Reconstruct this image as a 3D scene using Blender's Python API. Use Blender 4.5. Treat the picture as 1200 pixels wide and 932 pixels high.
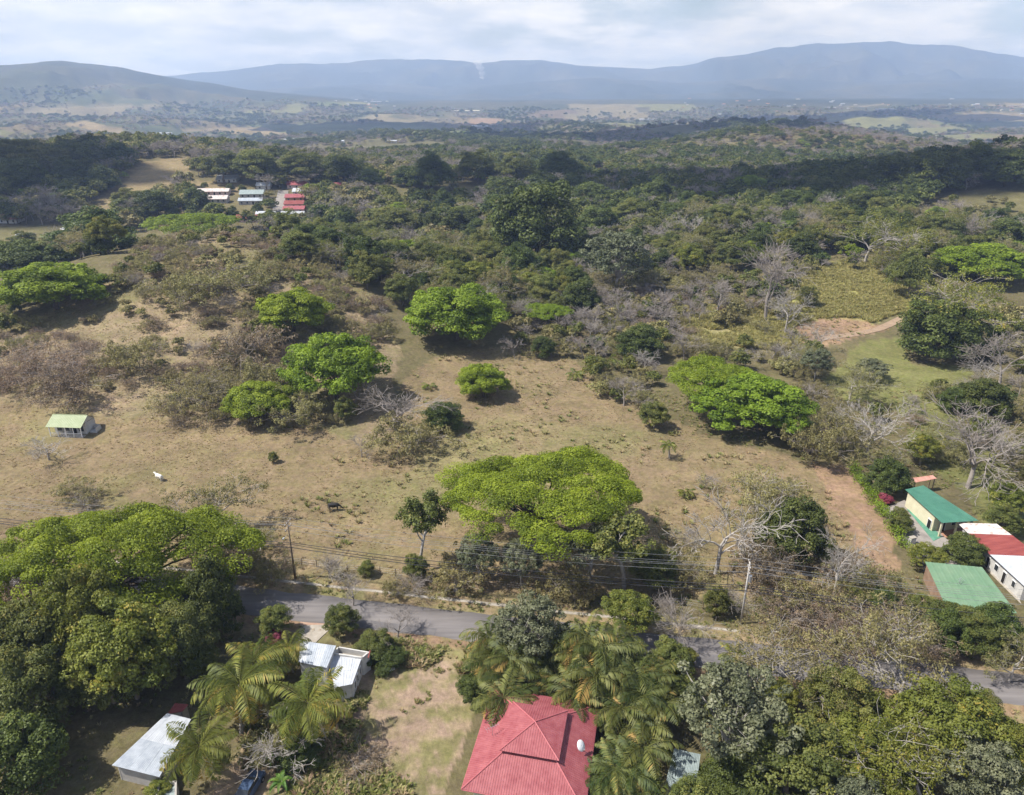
import bpy, math, random, time
import numpy as np
from mathutils import Vector, Matrix
T0 = time.time()
for o in list(bpy.data.objects): bpy.data.objects.remove(o)
SC = bpy.context.scene
COL = SC.collection
rad = math.radians
# ------------------------------------------------------------------ camera
CAM_H = 70.0; PITCH = rad(22.8); FPX = 857.0; CU, CV = 600.0, 466.0
cam_d = bpy.data.cameras.new('camera'); cam = bpy.data.objects.new('camera', cam_d); COL.objects.link(cam)
cam.location = (0, 0, CAM_H); cam.rotation_euler = (math.pi/2 - PITCH, 0, 0)
cam_d.sensor_width = 36.0; cam_d.lens = 36.0*FPX/1200.0
cam_d.clip_start = 1.0; cam_d.clip_end = 60000.0
SC.camera = cam
# ------------------------------------------------------------------ light
SUN_EL = rad(55); SUN_AZ = rad(-96)            # azimuth from +Y towards +X
SUNV = Vector((math.sin(SUN_AZ)*math.cos(SUN_EL), math.cos(SUN_AZ)*math.cos(SUN_EL), math.sin(SUN_EL)))
sun_d = bpy.data.lights.new('sun', 'SUN'); sun = bpy.data.objects.new('sun', sun_d); COL.objects.link(sun)
sun_d.energy = 5.0; sun_d.angle = rad(0.6); sun_d.color = (1.0, 0.96, 0.90)
sun.rotation_euler = SUNV.to_track_quat('Z', 'Y').to_euler(); sun.location = (0, 0, 3000)
W = bpy.data.worlds.new('World'); SC.world = W; W.use_nodes = True
nt = W.node_tree; nt.nodes.clear()
def N(t, tree=None, **kw):
    n = (tree or nt).nodes.new(t)
    for k, v in kw.items(): setattr(n, k, v)
    return n
sky = N('ShaderNodeTexSky', sky_type='NISHITA', sun_disc=False, sun_elevation=SUN_EL, sun_rotation=SUN_AZ % (2*math.pi))
sky.air_density = 1.0; sky.dust_density = 1.5; sky.ozone_density = 1.0
bg_sky = N('ShaderNodeBackground'); bg_sky.inputs['Strength'].default_value = 0.09
nt.links.new(sky.outputs[0], bg_sky.inputs['Color'])
tc = N('ShaderNodeTexCoord'); sep = N('ShaderNodeSeparateXYZ'); nt.links.new(tc.outputs['Generated'], sep.inputs[0])
def M(op, a, b=None, tree=None):
    n = N('ShaderNodeMath', tree, operation=op); tr = tree or nt
    for i, v in enumerate((a, b)):
        if v is None: continue
        if isinstance(v, (int, float)): n.inputs[i].default_value = v
        else: tr.links.new(v, n.inputs[i])
    return n.outputs[0]
den = M('ADD', M('ABSOLUTE', sep.outputs['Z']), 0.21)
cmb = N('ShaderNodeCombineXYZ')
nt.links.new(M('DIVIDE', sep.outputs['X'], den), cmb.inputs[0]); nt.links.new(M('DIVIDE', sep.outputs['Y'], den), cmb.inputs[1])
cn = N('ShaderNodeTexNoise'); cn.inputs['Scale'].default_value = 1.15; cn.inputs['Detail'].default_value = 8; cn.inputs['Roughness'].default_value = 0.58
nt.links.new(cmb.outputs[0], cn.inputs['Vector'])
cr = N('ShaderNodeValToRGB'); cr.color_ramp.elements[0].position = 0.44; cr.color_ramp.elements[1].position = 0.60
cr.color_ramp.elements[0].color = (0, 0, 0, 1); cr.color_ramp.elements[1].color = (1, 1, 1, 1)
nt.links.new(M('ADD', cn.outputs['Fac'], M('MULTIPLY', M('SUBTRACT', 0.45, M('ABSOLUTE', sep.outputs['Z'])), 0.30)), cr.inputs['Fac'])   # a broken deck closes up towards the horizon
cn2 = N('ShaderNodeTexNoise'); cn2.inputs['Scale'].default_value = 2.3; cn2.inputs['Detail'].default_value = 7; cn2.inputs['Roughness'].default_value = 0.6
nt.links.new(cmb.outputs[0], cn2.inputs['Vector'])
cr2 = N('ShaderNodeValToRGB'); cr2.color_ramp.elements[0].position = 0.40; cr2.color_ramp.elements[1].position = 0.66
cr2.color_ramp.elements[0].color = (0.66, 0.70, 0.78, 1); cr2.color_ramp.elements[1].color = (1.04, 1.01, 0.99, 1)
nt.links.new(cn2.outputs['Fac'], cr2.inputs['Fac'])
bg_c = N('ShaderNodeBackground'); bg_c.inputs['Strength'].default_value = 0.80
nt.links.new(cr2.outputs[0], bg_c.inputs['Color'])
mixw = N('ShaderNodeMixShader'); wo = N('ShaderNodeOutputWorld')
nt.links.new(M('MULTIPLY', cr.outputs[0], 0.9), mixw.inputs[0]); nt.links.new(bg_sky.outputs[0], mixw.inputs[1]); nt.links.new(bg_c.outputs[0], mixw.inputs[2])
nt.links.new(mixw.outputs[0], wo.inputs['Surface'])
SC.view_settings.view_transform = 'Standard'; SC.view_settings.look = 'None'
SC.view_settings.exposure = 0.68; SC.view_settings.gamma = 1.0; SC.view_settings.use_curve_mapping = False
HAZE_DENSITY = 1.45e-4
cy = SC.cycles
cy.use_denoising = True; cy.max_bounces = 5; cy.diffuse_bounces = 3; cy.glossy_bounces = 2; cy.transmission_bounces = 3
cy.volume_bounces = 1; cy.transparent_max_bounces = 6; cy.use_adaptive_sampling = True; cy.adaptive_threshold = 0.02
cy.sample_clamp_indirect = 6.0; cy.caustics_reflective = False; cy.caustics_refractive = False

# ------------------------------------------------------------------ noise, terrain, projection
def _h(xi, yi, s):
    h = (xi.astype(np.int64)*374761393 + yi.astype(np.int64)*668265263 + s*1442695041) & 0xffffffff
    h = ((h ^ (h >> 13))*1274126177) & 0xffffffff
    h = ((h ^ (h >> 16))*2246822519) & 0xffffffff
    return (h ^ (h >> 15))/4294967295.0
def vnoise(x, y, s=0):
    x = np.asarray(x, float); y = np.asarray(y, float)
    xi = np.floor(x); yi = np.floor(y); fx = x-xi; fy = y-yi
    fx = fx*fx*fx*(fx*(fx*6-15)+10); fy = fy*fy*fy*(fy*(fy*6-15)+10)
    a = _h(xi, yi, s); b = _h(xi+1, yi, s); c = _h(xi, yi+1, s); d = _h(xi+1, yi+1, s)
    return (a*(1-fx)+b*fx)*(1-fy)+(c*(1-fx)+d*fx)*fy
def fbm(x, y, s=0, o=4, g=.5):
    r = 0; a = 1; t = 0
    for i in range(o):
        r = r+a*(vnoise(x*2**i+17.3*i, y*2**i-9.1*i, s+i)-.5); t += a; a *= g
    return r/t*2
def sstep(a, b, x):
    t = np.clip((x-a)/(b-a), 0, 1); return t*t*(3-2*t)
CP, SP = math.cos(PITCH), math.sin(PITCH)
def pixray(u, v):
    up = -(v-CV)/FPX
    return np.array([(u-CU)/FPX, CP+SP*up, -SP+CP*up])       # per unit of optical depth
def at(u, v, z=0.0):                                          # photo pixel -> point on the plane z
    d = pixray(u, v); return np.array([0, 0, CAM_H])+d*((z-CAM_H)/d[2])
def project(x, y, z):
    zz = z-CAM_H; dep = y*CP-zz*SP; up = y*SP+zz*CP
    dep = np.where(dep > 1, dep, 1e-3)
    return CU+FPX*x/dep, CV-FPX*up/dep, dep
RA, RB = at(330, 709)[:2], at(1150, 803)[:2]                  # road centre line
RDIR = (RB-RA)/np.linalg.norm(RB-RA); RNRM = np.array([-RDIR[1], RDIR[0]])
def road_d(x, y): return (x-RA[0])*RNRM[0]+(y-RA[1])*RNRM[1]
# skyline of the two ranges, as photo rows over photo columns
def skyline(pts, r0, base):
    us = np.array([p[0] for p in pts], float); vs = np.array([p[1] for p in pts], float)
    az = np.arctan(((us-600)/FPX)/1.085)
    el = []
    for u, v in pts:
        d = pixray(u, v); el.append(d[2]/math.hypot(d[0], d[1]))
    return az, CAM_H+r0*np.array(el)-base
FAR = skyline([(-2500,96),(-300,95),(100,93),(200,88),(280,82),(330,76),(400,74),(450,70),(500,70),(570,73),(640,72),(700,79),(760,82),(800,76),(850,67),(900,59),(950,52),(1010,50),(1080,52),(1130,58),(1200,68),(1400,88),(2800,95)], 10000, -75)
LEFT = skyline([(-2000,106),(-400,92),(-100,88),(0,80),(40,75),(80,71),(110,73),(150,80),(220,94),(300,106),(360,113),(440,120),(2800,121)], 5200, -75)
FRONT = skyline([(-2500,112),(0,112),(300,105),(420,99),(520,104),(620,96),(700,92),(800,97),(900,92),(1000,96),(1200,92),(1500,100)], 8200, -75)
def gauss(x, y, cx, cy_, sx, sy): return np.exp(-.5*(((x-cx)/sx)**2+((y-cy_)/sy)**2))
def ground(x, y):
    x = np.asarray(x, float); y = np.asarray(y, float)
    r = np.hypot(x, y); az = np.arctan2(x, np.maximum(y, 1e-6)); az = np.where(y < 0, np.sign(x)*1.6, az)
    z = 21.6*gauss(x, y, -109, 254, 51, 52)*(1+.10*fbm(x/30, y/30, 3))
    z = z + 1.5*gauss(x, y, -150, 200, 40, 30) - 10*gauss(x, y, -135, 350, 75, 38)
    z = z + 40*gauss(x, y, 450, 510, 150, 90) + 7*gauss(x, y, 150, 330, 70, 70)
    z = z + 11*gauss(x, y, -165, 590, 120, 70) + 24*gauss(x, y, -350, 690, 110, 110)
    z = z + 26*gauss(x, y, 350, 1050, 130, 120)
    z = z + .8*fbm(x/22, y/22, 5, 4)*sstep(5, 25, np.abs(road_d(x, y)))*sstep(70, 110, y)
    far = sstep(350, 1600, r)
    z = z + far*(34*fbm(x/520, y/520, 11, 5, .5)) - 66*sstep(650, 2300, r)
    z = z + sstep(900, 1700, r)*sstep(5200, 4200, r)*(44*fbm(x/640, y/900, 15, 5, .5)+26*(.5-np.abs(fbm(x/330, y/420, 18, 4, .5))*1.6))
    z = z + 48*sstep(2200, 3600, r)*np.abs(fbm(x/800, y/900, 21, 5, .52))*sstep(4600, 3500, r)
    def rng_(tab, r0, sg, am, s, sc):
        a = np.interp(az, tab[0], tab[1])*(1+.05*fbm(az*28, r*0+s, s+70, 5, .6)); n = fbm(x/sc, y/sc, s, 6, .55)
        prof = np.where(r < r0, np.exp(-((r-r0)/sg)**2), 1.0)
        rr = 1-np.abs(fbm(x/(sc*.6), y/(sc*.6), s+50, 5, .55))*2
        return a*prof*(1-am*.5*(1-prof))+a*prof*(1-prof)*am*2.2*(rr*.6+n*.5)
    z = np.maximum(z, -75+rng_(LEFT, 5200, 1150, .9, 31, 900))
    z = np.maximum(z, -75+rng_(FRONT, 8200, 1500, .85, 41, 1300))
    z = np.maximum(z, -75+rng_(FAR, 10000, 1700, .95, 51, 1700))
    return z
def hit(u, v, tmin=30.):                                      # photo pixel -> point where the ray meets the terrain
    d = pixray(u, v); t = tmin*1.02**np.arange(300)
    P = np.array([0, 0, CAM_H])+t[:, None]*d
    below = P[:, 2] < ground(P[:, 0], P[:, 1]); i = int(np.argmax(below))
    if not below[i]: i = 299
    a, b = t[max(i-1, 0)], t[i]
    for _ in range(14):
        m = (a+b)/2; p = np.array([0, 0, CAM_H])+m*d
        if p[2] < float(ground(p[0], p[1])): b = m
        else: a = m
    p = np.array([0, 0, CAM_H])+b*d; p[2] = float(ground(p[0], p[1])); return p
def inpoly(u, v, poly):
    c = np.zeros(np.shape(u), bool); n = len(poly)
    for i in range(n):
        x1, y1 = poly[i]; x2, y2 = poly[(i+1) % n]
        if y1 == y2: continue
        k = ((y1 > v) != (y2 > v)) & (u < (x2-x1)*(v-y1)/(y2-y1)+x1); c ^= k
    return c

# ------------------------------------------------------------------ materials
def mat(name, col=(.5, .5, .5), rough=.7, spec=.3, metal=0.0):
    m = bpy.data.materials.new(name); m.use_nodes = True
    b = m.node_tree.nodes['Principled BSDF']
    b.inputs['Base Color'].default_value = (*col, 1); b.inputs['Roughness'].default_value = rough
    b.inputs['Specular IOR Level'].default_value = spec; b.inputs['Metallic'].default_value = metal
    return m
def worn(name, c1, c2, scale=1.2, rough=.6, spec=.3, bump=.0, metal=0.0, lo=.35, hi=.65, streak=None):
    m = mat(name, c1, rough, spec, metal); t = m.node_tree; b = t.nodes['Principled BSDF']
    tx = N('ShaderNodeTexCoord', t); n = N('ShaderNodeTexNoise', t); n.inputs['Scale'].default_value = scale; n.inputs['Detail'].default_value = 7; n.inputs['Roughness'].default_value = .65
    if streak:
        mp = N('ShaderNodeMapping', t); mp.inputs['Scale'].default_value = streak; t.links.new(tx.outputs['Object'], mp.inputs[0]); t.links.new(mp.outputs[0], n.inputs['Vector'])
    else: t.links.new(tx.outputs['Object'], n.inputs['Vector'])
    r = N('ShaderNodeValToRGB', t); r.color_ramp.elements[0].position = lo; r.color_ramp.elements[1].position = hi
    r.color_ramp.elements[0].color = (*c1, 1); r.color_ramp.elements[1].color = (*c2, 1)
    t.links.new(n.outputs['Fac'], r.inputs['Fac']); t.links.new(r.outputs[0], b.inputs['Base Color'])
    if bump:
        bp = N('ShaderNodeBump', t); bp.inputs['Strength'].default_value = bump; bp.inputs['Distance'].default_value = .05
        t.links.new(n.outputs['Fac'], bp.inputs['Height']); t.links.new(bp.outputs[0], b.inputs['Normal'])
    return m
def leafmat(name, dark, light, accent=None, transl=.32, vary=.16):
    m = bpy.data.materials.new(name); m.use_nodes = True; t = m.node_tree; b = t.nodes['Principled BSDF']; out = t.nodes['Material Output']
    b.inputs['Roughness'].default_value = .55; b.inputs['Specular IOR Level'].default_value = .25
    at_ = N('ShaderNodeAttribute', t); at_.attribute_name = 'tone'
    r = N('ShaderNodeValToRGB', t); e = r.color_ramp.elements
    e[0].position = .1; e[0].color = (*dark, 1); e[1].position = .8; e[1].color = (*light, 1)
    if accent: k = e.new(.95); k.color = (*accent, 1)
    t.links.new(at_.outputs['Fac'], r.inputs['Fac'])
    oi = N('ShaderNodeObjectInfo', t); hs = N('ShaderNodeHueSaturation', t)
    t.links.new(M('ADD', M('MULTIPLY', oi.outputs['Random'], vary*2, t), 1-vary, t), hs.inputs['Value'])
    wn = N('ShaderNodeTexWhiteNoise', t); wn.noise_dimensions = '1D'; t.links.new(oi.outputs['Random'], wn.inputs['W'])
    t.links.new(M('ADD', M('MULTIPLY', wn.outputs['Value'], .026, t), .476, t), hs.inputs['Hue'])
    t.links.new(r.outputs[0], hs.inputs['Color']); t.links.new(hs.outputs[0], b.inputs['Base Color'])
    tr = N('ShaderNodeBsdfTranslucent', t); mx = N('ShaderNodeMixShader', t); mx.inputs[0].default_value = transl
    t.links.new(hs.outputs[0], tr.inputs['Color'])
    t.links.new(b.outputs[0], mx.inputs[1]); t.links.new(tr.outputs[0], mx.inputs[2]); t.links.new(mx.outputs[0], out.inputs['Surface'])
    return m
LM = dict(
    rain=leafmat('leaf_rain_tree', (.085, .142, .011), (.255, .365, .032), (.32, .42, .05), .42, .06),
    dense=leafmat('leaf_dense', (.042, .064, .015), (.112, .150, .034), (.14, .17, .04), .30),
    mid=leafmat('leaf_mid', (.070, .094, .021), (.188, .212, .056), (.25, .23, .055), .36),
    yellow=leafmat('leaf_yellow_green', (.095, .125, .018), (.23, .255, .05), (.34, .28, .05), .35),
    olive=leafmat('leaf_olive', (.150, .145, .055), (.32, .305, .120), (.36, .31, .14), .38),
    brown=leafmat('leaf_brown', (.165, .128, .080), (.33, .262, .165), (.37, .29, .17), .35),
    grey=leafmat('leaf_grey_green', (.082, .100, .052), (.195, .215, .120), (.27, .28, .19), .28),
    palm=leafmat('leaf_palm', (.065, .095, .016), (.20, .225, .045), (.42, .32, .06), .35),
    areca=leafmat('leaf_areca', (.050, .075, .018), (.15, .170, .045), (.34, .26, .07), .32),
    pink=leafmat('leaf_pink', (.20, .03, .05), (.42, .10, .12), (.5, .2, .2), .3),
    banana=leafmat('leaf_broad', (.06, .14, .02), (.14, .26, .05), None, .35),
    straw=leafmat('leaf_straw', (.27, .20, .11), (.44, .35, .19), (.34, .31, .13), .4),
    cane=leafmat('leaf_cane', (.24, .24, .075), (.42, .39, .14), (.48, .42, .2), .45))
BARK = worn('bark', (.13, .105, .085), (.24, .205, .17), 2.0, .9, .1)
BARKD = worn('bark_dark', (.06, .048, .038), (.13, .105, .085), 2.0, .9, .1)
BARKG = worn('bark_pale', (.26, .235, .21), (.42, .39, .36), 1.5, .9, .1)
BARKT = worn('bark_twig', (.20, .175, .155), (.32, .285, .26), .6, .9, .1)

# ------------------------------------------------------------------ mesh helpers
def mesh_np(name, V, Q, mats=(), tone=None, mi=None, smooth=False):
    """V (n,3); Q a list of face arrays (quads or tris)."""
    me = bpy.data.meshes.new(name); V = np.asarray(V, np.float32)
    if not isinstance(Q, (list, tuple)): Q = [Q]
    Q = [np.asarray(q, np.int32) for q in Q if len(q)]
    loops = np.concatenate([q.ravel() for q in Q]); tot = np.concatenate([np.full(len(q), q.shape[1], np.int32) for q in Q])
    st = np.concatenate([[0], np.cumsum(tot)[:-1]]).astype(np.int32)
    me.vertices.add(len(V)); me.vertices.foreach_set('co', V.ravel())
    me.loops.add(len(loops)); me.loops.foreach_set('vertex_index', loops)
    me.polygons.add(len(tot)); me.polygons.foreach_set('loop_start', st)
    try: me.polygons.foreach_set('loop_total', tot)
    except Exception: pass
    for m in mats: me.materials.append(m)
    if mi is not None: me.polygons.foreach_set('material_index', np.asarray(mi, np.int32))
    if smooth: me.polygons.foreach_set('use_smooth', np.ones(len(tot), bool))
    if tone is not None:
        a = me.attributes.new('tone', 'FLOAT', 'POINT'); a.data.foreach_set('value', np.asarray(tone, np.float32))
    me.update(calc_edges=True); return me
def obj(name, me, parent=None, loc=(0, 0, 0), rot=(0, 0, 0), scale=(1, 1, 1)):
    o = bpy.data.objects.new(name, me); COL.objects.link(o); o.location = loc; o.rotation_euler = rot; o.scale = scale
    if parent: o.parent = parent
    return o
def tag(o, label=None, cat=None, group=None, kind=None):
    for k, v in (('label', label), ('category', cat), ('group', group), ('kind', kind)):
        if v: o[k] = v
    return o
def thing(name, label, cat, loc=(0, 0, 0), rz=0., group=None):
    return tag(obj(name, None, None, loc, (0, 0, rz)), label, cat, group)
class MB:
    def __init__(s): s.v = []; s.f = []
    def add(s, vs, fs):
        n = len(s.v); s.v += [tuple(map(float, p)) for p in vs]; s.f += [tuple(i+n for i in f) for f in fs]; return s
    def box(s, x0, x1, y0, y1, z0, z1):
        return s.add([(x0,y0,z0),(x1,y0,z0),(x1,y1,z0),(x0,y1,z0),(x0,y0,z1),(x1,y0,z1),(x1,y1,z1),(x0,y1,z1)],
                     [(3,2,1,0),(4,5,6,7),(0,1,5,4),(1,2,6,5),(2,3,7,6),(3,0,4,7)])
    def slab(s, pts, th):                                        # polygon with thickness th downwards along z
        n = len(pts); top = [tuple(p) for p in pts]; bot = [(p[0], p[1], p[2]-th) for p in pts]
        return s.add(top+bot, [tuple(range(n)), tuple(range(2*n-1, n-1, -1))]+[(i, n+i, n+(i+1) % n, (i+1) % n) for i in range(n)])
    def tube(s, path, r, k=8, cap=True):
        path = [Vector(p) for p in path]; rs = r if hasattr(r, '__len__') else [r]*len(path)
        b = len(s.v); t0 = (path[1]-path[0]).normalized(); a = t0.orthogonal().normalized()
        for i, p in enumerate(path):
            t = (path[min(i+1, len(path)-1)]-path[max(i-1, 0)]).normalized()
            a = (a-t*a.dot(t)).normalized(); c = t.cross(a)
            for j in range(k):
                q = p+(a*math.cos(2*math.pi*j/k)+c*math.sin(2*math.pi*j/k))*rs[i]; s.v.append(tuple(q))
        for i in range(len(path)-1):
            for j in range(k):
                j2 = (j+1) % k; s.f.append((b+i*k+j, b+i*k+j2, b+(i+1)*k+j2, b+(i+1)*k+j))
        if cap:
            s.f.append(tuple(b+j for j in range(k-1, -1, -1))); s.f.append(tuple(b+(len(path)-1)*k+j for j in range(k)))
        return s
    def mesh(s, name, m, smooth=False):
        me = bpy.data.meshes.new(name); me.from_pydata(s.v, [], s.f); me.materials.append(m)
        if smooth: me.polygons.foreach_set('use_smooth', np.ones(len(s.f), bool))
        me.update(); return me
    def build(s, name, m, parent=None, smooth=False, loc=(0, 0, 0), rot=(0, 0, 0)):
        return obj(name, s.mesh(name, m, smooth), parent, loc, rot)
def segs_mesh(P0, P1, R0, R1, k):
    P0 = np.asarray(P0, float); P1 = np.asarray(P1, float); n = len(P0)
    d = P1-P0; d /= np.maximum(np.linalg.norm(d, axis=1, keepdims=True), 1e-6)
    ref = np.where(np.abs(d[:, 2:3]) < .9, [[0, 0, 1.]], [[1., 0, 0]]); a = np.cross(d, ref); a /= np.linalg.norm(a, axis=1, keepdims=True); c = np.cross(d, a)
    th = np.arange(k)*2*math.pi/k
    ring = a[:, None, :]*np.cos(th)[None, :, None]+c[:, None, :]*np.sin(th)[None, :, None]
    V = np.concatenate([P0[:, None]+ring*np.asarray(R0)[:, None, None], P1[:, None]+ring*np.asarray(R1)[:, None, None]], 1).reshape(-1, 3)
    j = np.arange(k); j2 = (j+1) % k; q = np.stack([j, j2, j2+k, j+k], 1)
    return V, (q[None]+(np.arange(n)*2*k)[:, None, None]).reshape(-1, 4)

# ------------------------------------------------------------------ vegetation prototypes
def leaves(rng, P, Nrm, size, asp=.6, jit=.7):
    n = len(P); Nn = Nrm+rng.normal(0, jit*.6, (n, 3)); Nn /= np.linalg.norm(Nn, axis=1, keepdims=True)+1e-9
    t = np.cross(Nn, rng.normal(0, 1, (n, 3))); t /= np.linalg.norm(t, axis=1, keepdims=True)+1e-9; b = np.cross(Nn, t)
    s = size*rng.uniform(.6, 1.35, (n, 1)); a = t*s; c = b*s*asp
    bend = Nn*s*.18
    V = np.stack([P-a-bend, P-c+bend, P+a-bend, P+c+bend], 1).reshape(-1, 3)
    return V, np.arange(4*n).reshape(-1, 4)
def sph(rng, n, zmin=-.45):
    z = rng.uniform(zmin, 1, n); a = rng.uniform(0, 2*math.pi, n); r = np.sqrt(1-z*z)
    return np.stack([r*np.cos(a), r*np.sin(a), z], 1)
def clumps(rng, C, R, nleaf, size, flat=.7, zmin=-.45, asp=.6):
    n = len(C); D = sph(rng, n*nleaf, zmin); k = np.repeat(np.arange(n), nleaf)
    rr = np.repeat(R, nleaf)*(1.08-.55*rng.random(n*nleaf)**2)
    P = C[k]+D*rr[:, None]*np.array([1, 1, flat]); Nr = D*.75+np.array([0, 0, .45])
    V, F = leaves(rng, P, Nr, size, asp)
    tone = np.clip(np.repeat(rng.random(n), nleaf)*.65+rng.random(n*nleaf)*.34, 0, 1)
    return V, F, np.repeat(tone, 4)
def crown_lumps(rng, shape, w, hb, ht, n, lr):
    if shape == 'umb':
        a = rng.uniform(0, 2*math.pi, n); q = np.sqrt(rng.random(n)); ph = rng.uniform(0, 6, 4)
        e = 1+.13*np.sin(2*a+ph[0])+.10*np.sin(3*a+ph[1])+.07*np.sin(5*a+ph[2])+.05*np.sin(9*a+ph[3])
        r = q*(w/2-lr*.7)*e/1.08; bump = .10*np.sin(r*.9+3*a+ph[2])
        z = ht-lr*.5-(ht-hb)*(.12+.80*q**2.3)-.55*(ht-hb)*vnoise(r*np.cos(a)/3.2+ph[0]*9, r*np.sin(a)/3.2, 17)*(1-.5*q)-rng.random(n)**3*.22*(ht-hb)+.18*(ht-hb)
        C = np.stack([r*np.cos(a), r*np.sin(a), z], 1)
    else:
        D = sph(rng, n, -.55); ph = rng.uniform(0, 6, 5)
        k = .80+.16*np.sin(3*D[:, 0]+2.5*D[:, 2]+ph[0])*np.sin(3*D[:, 1]+ph[1])+.1*np.sin(7*D[:, 1]+5*D[:, 2]+ph[2])
        inner = rng.random(n) < .22; k = np.where(inner, k*rng.uniform(.3, .8, n), k*rng.uniform(.85, 1.06, n))
        C = D*k[:, None]*np.array([w/2-lr*.5, w/2-lr*.5, (ht-hb)/2-lr*.3])+np.array([0, 0, (hb+ht)/2])
    return C, lr*rng.uniform(.55, 1.3, n)
def limbs(rng, C, w, fork, r0, n, lean=.0):
    P0, P1, A, B = [], [], [], []
    base = np.array([0, 0, -.6]); fk = np.array([rng.normal(0, lean*fork), rng.normal(0, lean*fork), fork])
    pts = [base, base*.4+fk*.35+rng.normal(0, .02*w, 3)*[1, 1, 0], fk]
    for i in range(2):
        P0.append(pts[i]); P1.append(pts[i+1]); A.append(r0*(1.35 if i == 0 else 1.02)); B.append(r0*(1.02 if i == 0 else .85))
    for i in rng.choice(len(C), min(n, len(C)), replace=False):
        tgt = C[i]-[0, 0, .3]; prev = fk-[0, 0, rng.uniform(0, .15)*fork]; rr = r0*rng.uniform(.3, .55)
        for s in (.35, .7, 1.0):
            p = fk+(tgt-fk)*s; p[2] += (tgt[2]-fk[2])*.18*math.sin(math.pi*s)*(1 if tgt[2] > fk[2] else 0); p = p+rng.normal(0, .012*w, 3)*(s < 1)
            P0.append(prev); P1.append(p); A.append(rr); rr *= .62; B.append(rr); prev = p
        for _ in range(3):
            j = rng.integers(0, len(C)); q = C[j]
            if np.linalg.norm(q-prev) < .3*w: P0.append(prev); P1.append(q); A.append(rr); B.append(rr*.4)
    return segs_mesh(P0, P1, A, B, 6)
def skeleton(rng, levels, nch, ang, ratio, up=.25, wander=.18, first=.35):
    S = []; tips = []
    st = [(np.zeros(3), np.array([0, 0, 1.]), 1.0, .055, 0)]
    while st:
        p, d, L, r, lv = st.pop(); seg = 3 if lv < levels else 2; pts = [p]; rr = [r]
        for i in range(seg):
            d = d+rng.normal(0, wander*(.35 if lv == 0 else 1), 3)+np.array([0, 0, up*.12]); d /= np.linalg.norm(d); q = pts[-1]+d*L/seg; r2 = r*(1-.42*(i+1)/seg)
            S.append((pts[-1], q, rr[-1], r2, lv)); pts.append(q); rr.append(r2)
        if lv == levels: tips.append(pts[-1]); continue
        m = nch[lv]
        for c in range(m):
            f = rng.uniform(first if lv else .55, 1.0) if c < m-1 else 1.0; k = f*seg; i = min(int(k), seg-1); pp = pts[i]+(pts[i+1]-pts[i])*(k-i)
            az = rng.uniform(0, 2*math.pi); o = np.cross(d, rng.normal(0, 1, 3)); o /= np.linalg.norm(o); an = ang*rng.uniform(.6, 1.3)
            nd = d*math.cos(an)+o*math.sin(an)+np.array([0, 0, up*.5]); nd /= np.linalg.norm(nd)
            st.append((pp, nd, L*ratio*rng.uniform(.75, 1.2), rr[i]*.62, lv+1))
    return S, np.array(tips)
def fit(S, tips, w, h, thick=1.0, rmin=.02):
    A = np.array([s[0] for s in S]); B = np.array([s[1] for s in S]); allp = np.concatenate([A, B])
    c = (np.percentile(allp[:, :2], 97, axis=0)-np.percentile(allp[:, :2], 3, axis=0)).mean(); zt = np.percentile(allp[:, 2], 99)
    k = np.array([w/c, w/c, h/zt]); R0 = np.maximum(np.array([s[2] for s in S])*h*.55*thick, rmin); R1 = np.maximum(np.array([s[3] for s in S])*h*.55*thick, rmin*.8)
    lv = np.array([s[4] for s in S]); A = A*k; B = B*k; A[0][2] -= .6
    return A, B, R0, R1, lv, tips*k
def skel_mesh(name, A, B, R0, R1, lv, m):
    t = lv <= 1; V1, Q1 = segs_mesh(A[t], B[t], R0[t], R1[t], 6)
    if (~t).any():
        V2, Q2 = segs_mesh(A[~t], B[~t], R0[~t], R1[~t], 3); V1, Q1 = np.concatenate([V1, V2]), np.concatenate([Q1, Q2+len(V1)])
    return mesh_np(name, V1, Q1, [m], smooth=True)
PROTO = {}                       # kind -> list of dict(crown, trunk, w, h, cz)
def add_proto(kind, crown, trunk, w, h, cz): PROTO.setdefault(kind, []).append(dict(crown=crown, trunk=trunk, w=w, h=h, cz=cz))
def lump_tree(kind, seed, shape, w, hb, ht, n, lr, nleaf, size, leaf, bark, fork, r0, nl, flat=.7, asp=.6, zmin=-.45):
    rng = np.random.default_rng(seed); C, R = crown_lumps(rng, shape, w, hb, ht, n, lr)
    V, F, tn = clumps(rng, C, R, nleaf, size, flat, zmin, asp)
    cm = mesh_np(kind+'_crown', V, F, [leaf], tn); TV, TQ = limbs(rng, C, w, fork, r0, nl, .06)
    add_proto(kind, cm, mesh_np(kind+'_trunk', TV, TQ, [bark], smooth=True), w, ht, (hb+ht)/2 if shape != 'umb' else hb*.35+ht*.65)
def twig_tree(kind, seed, levels, nch, ang, ratio, w, h, cr, nleaf, size, leaf, bark, thick=1., up=.25, frac=1., first=.35, rmin=.025, flat=.8, asp=.55):
    rng = np.random.default_rng(seed); S, tips = skeleton(rng, levels, nch, ang, ratio, up, first=first); A, B, R0, R1, lv, tips = fit(S, tips, w, h, thick, rmin)
    if frac < 1: tips = tips[rng.random(len(tips)) < frac]
    tm = skel_mesh(kind+'_trunk', A, B, R0, R1, lv, bark); cm = None
    if nleaf:
        V, F, tn = clumps(rng, tips, cr*rng.uniform(.6, 1.3, len(tips)), nleaf, size, flat, -.8, asp); cm = mesh_np(kind+'_crown', V, F, [leaf], tn)
    add_proto(kind, cm, tm, w, h, h*.62)
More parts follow.
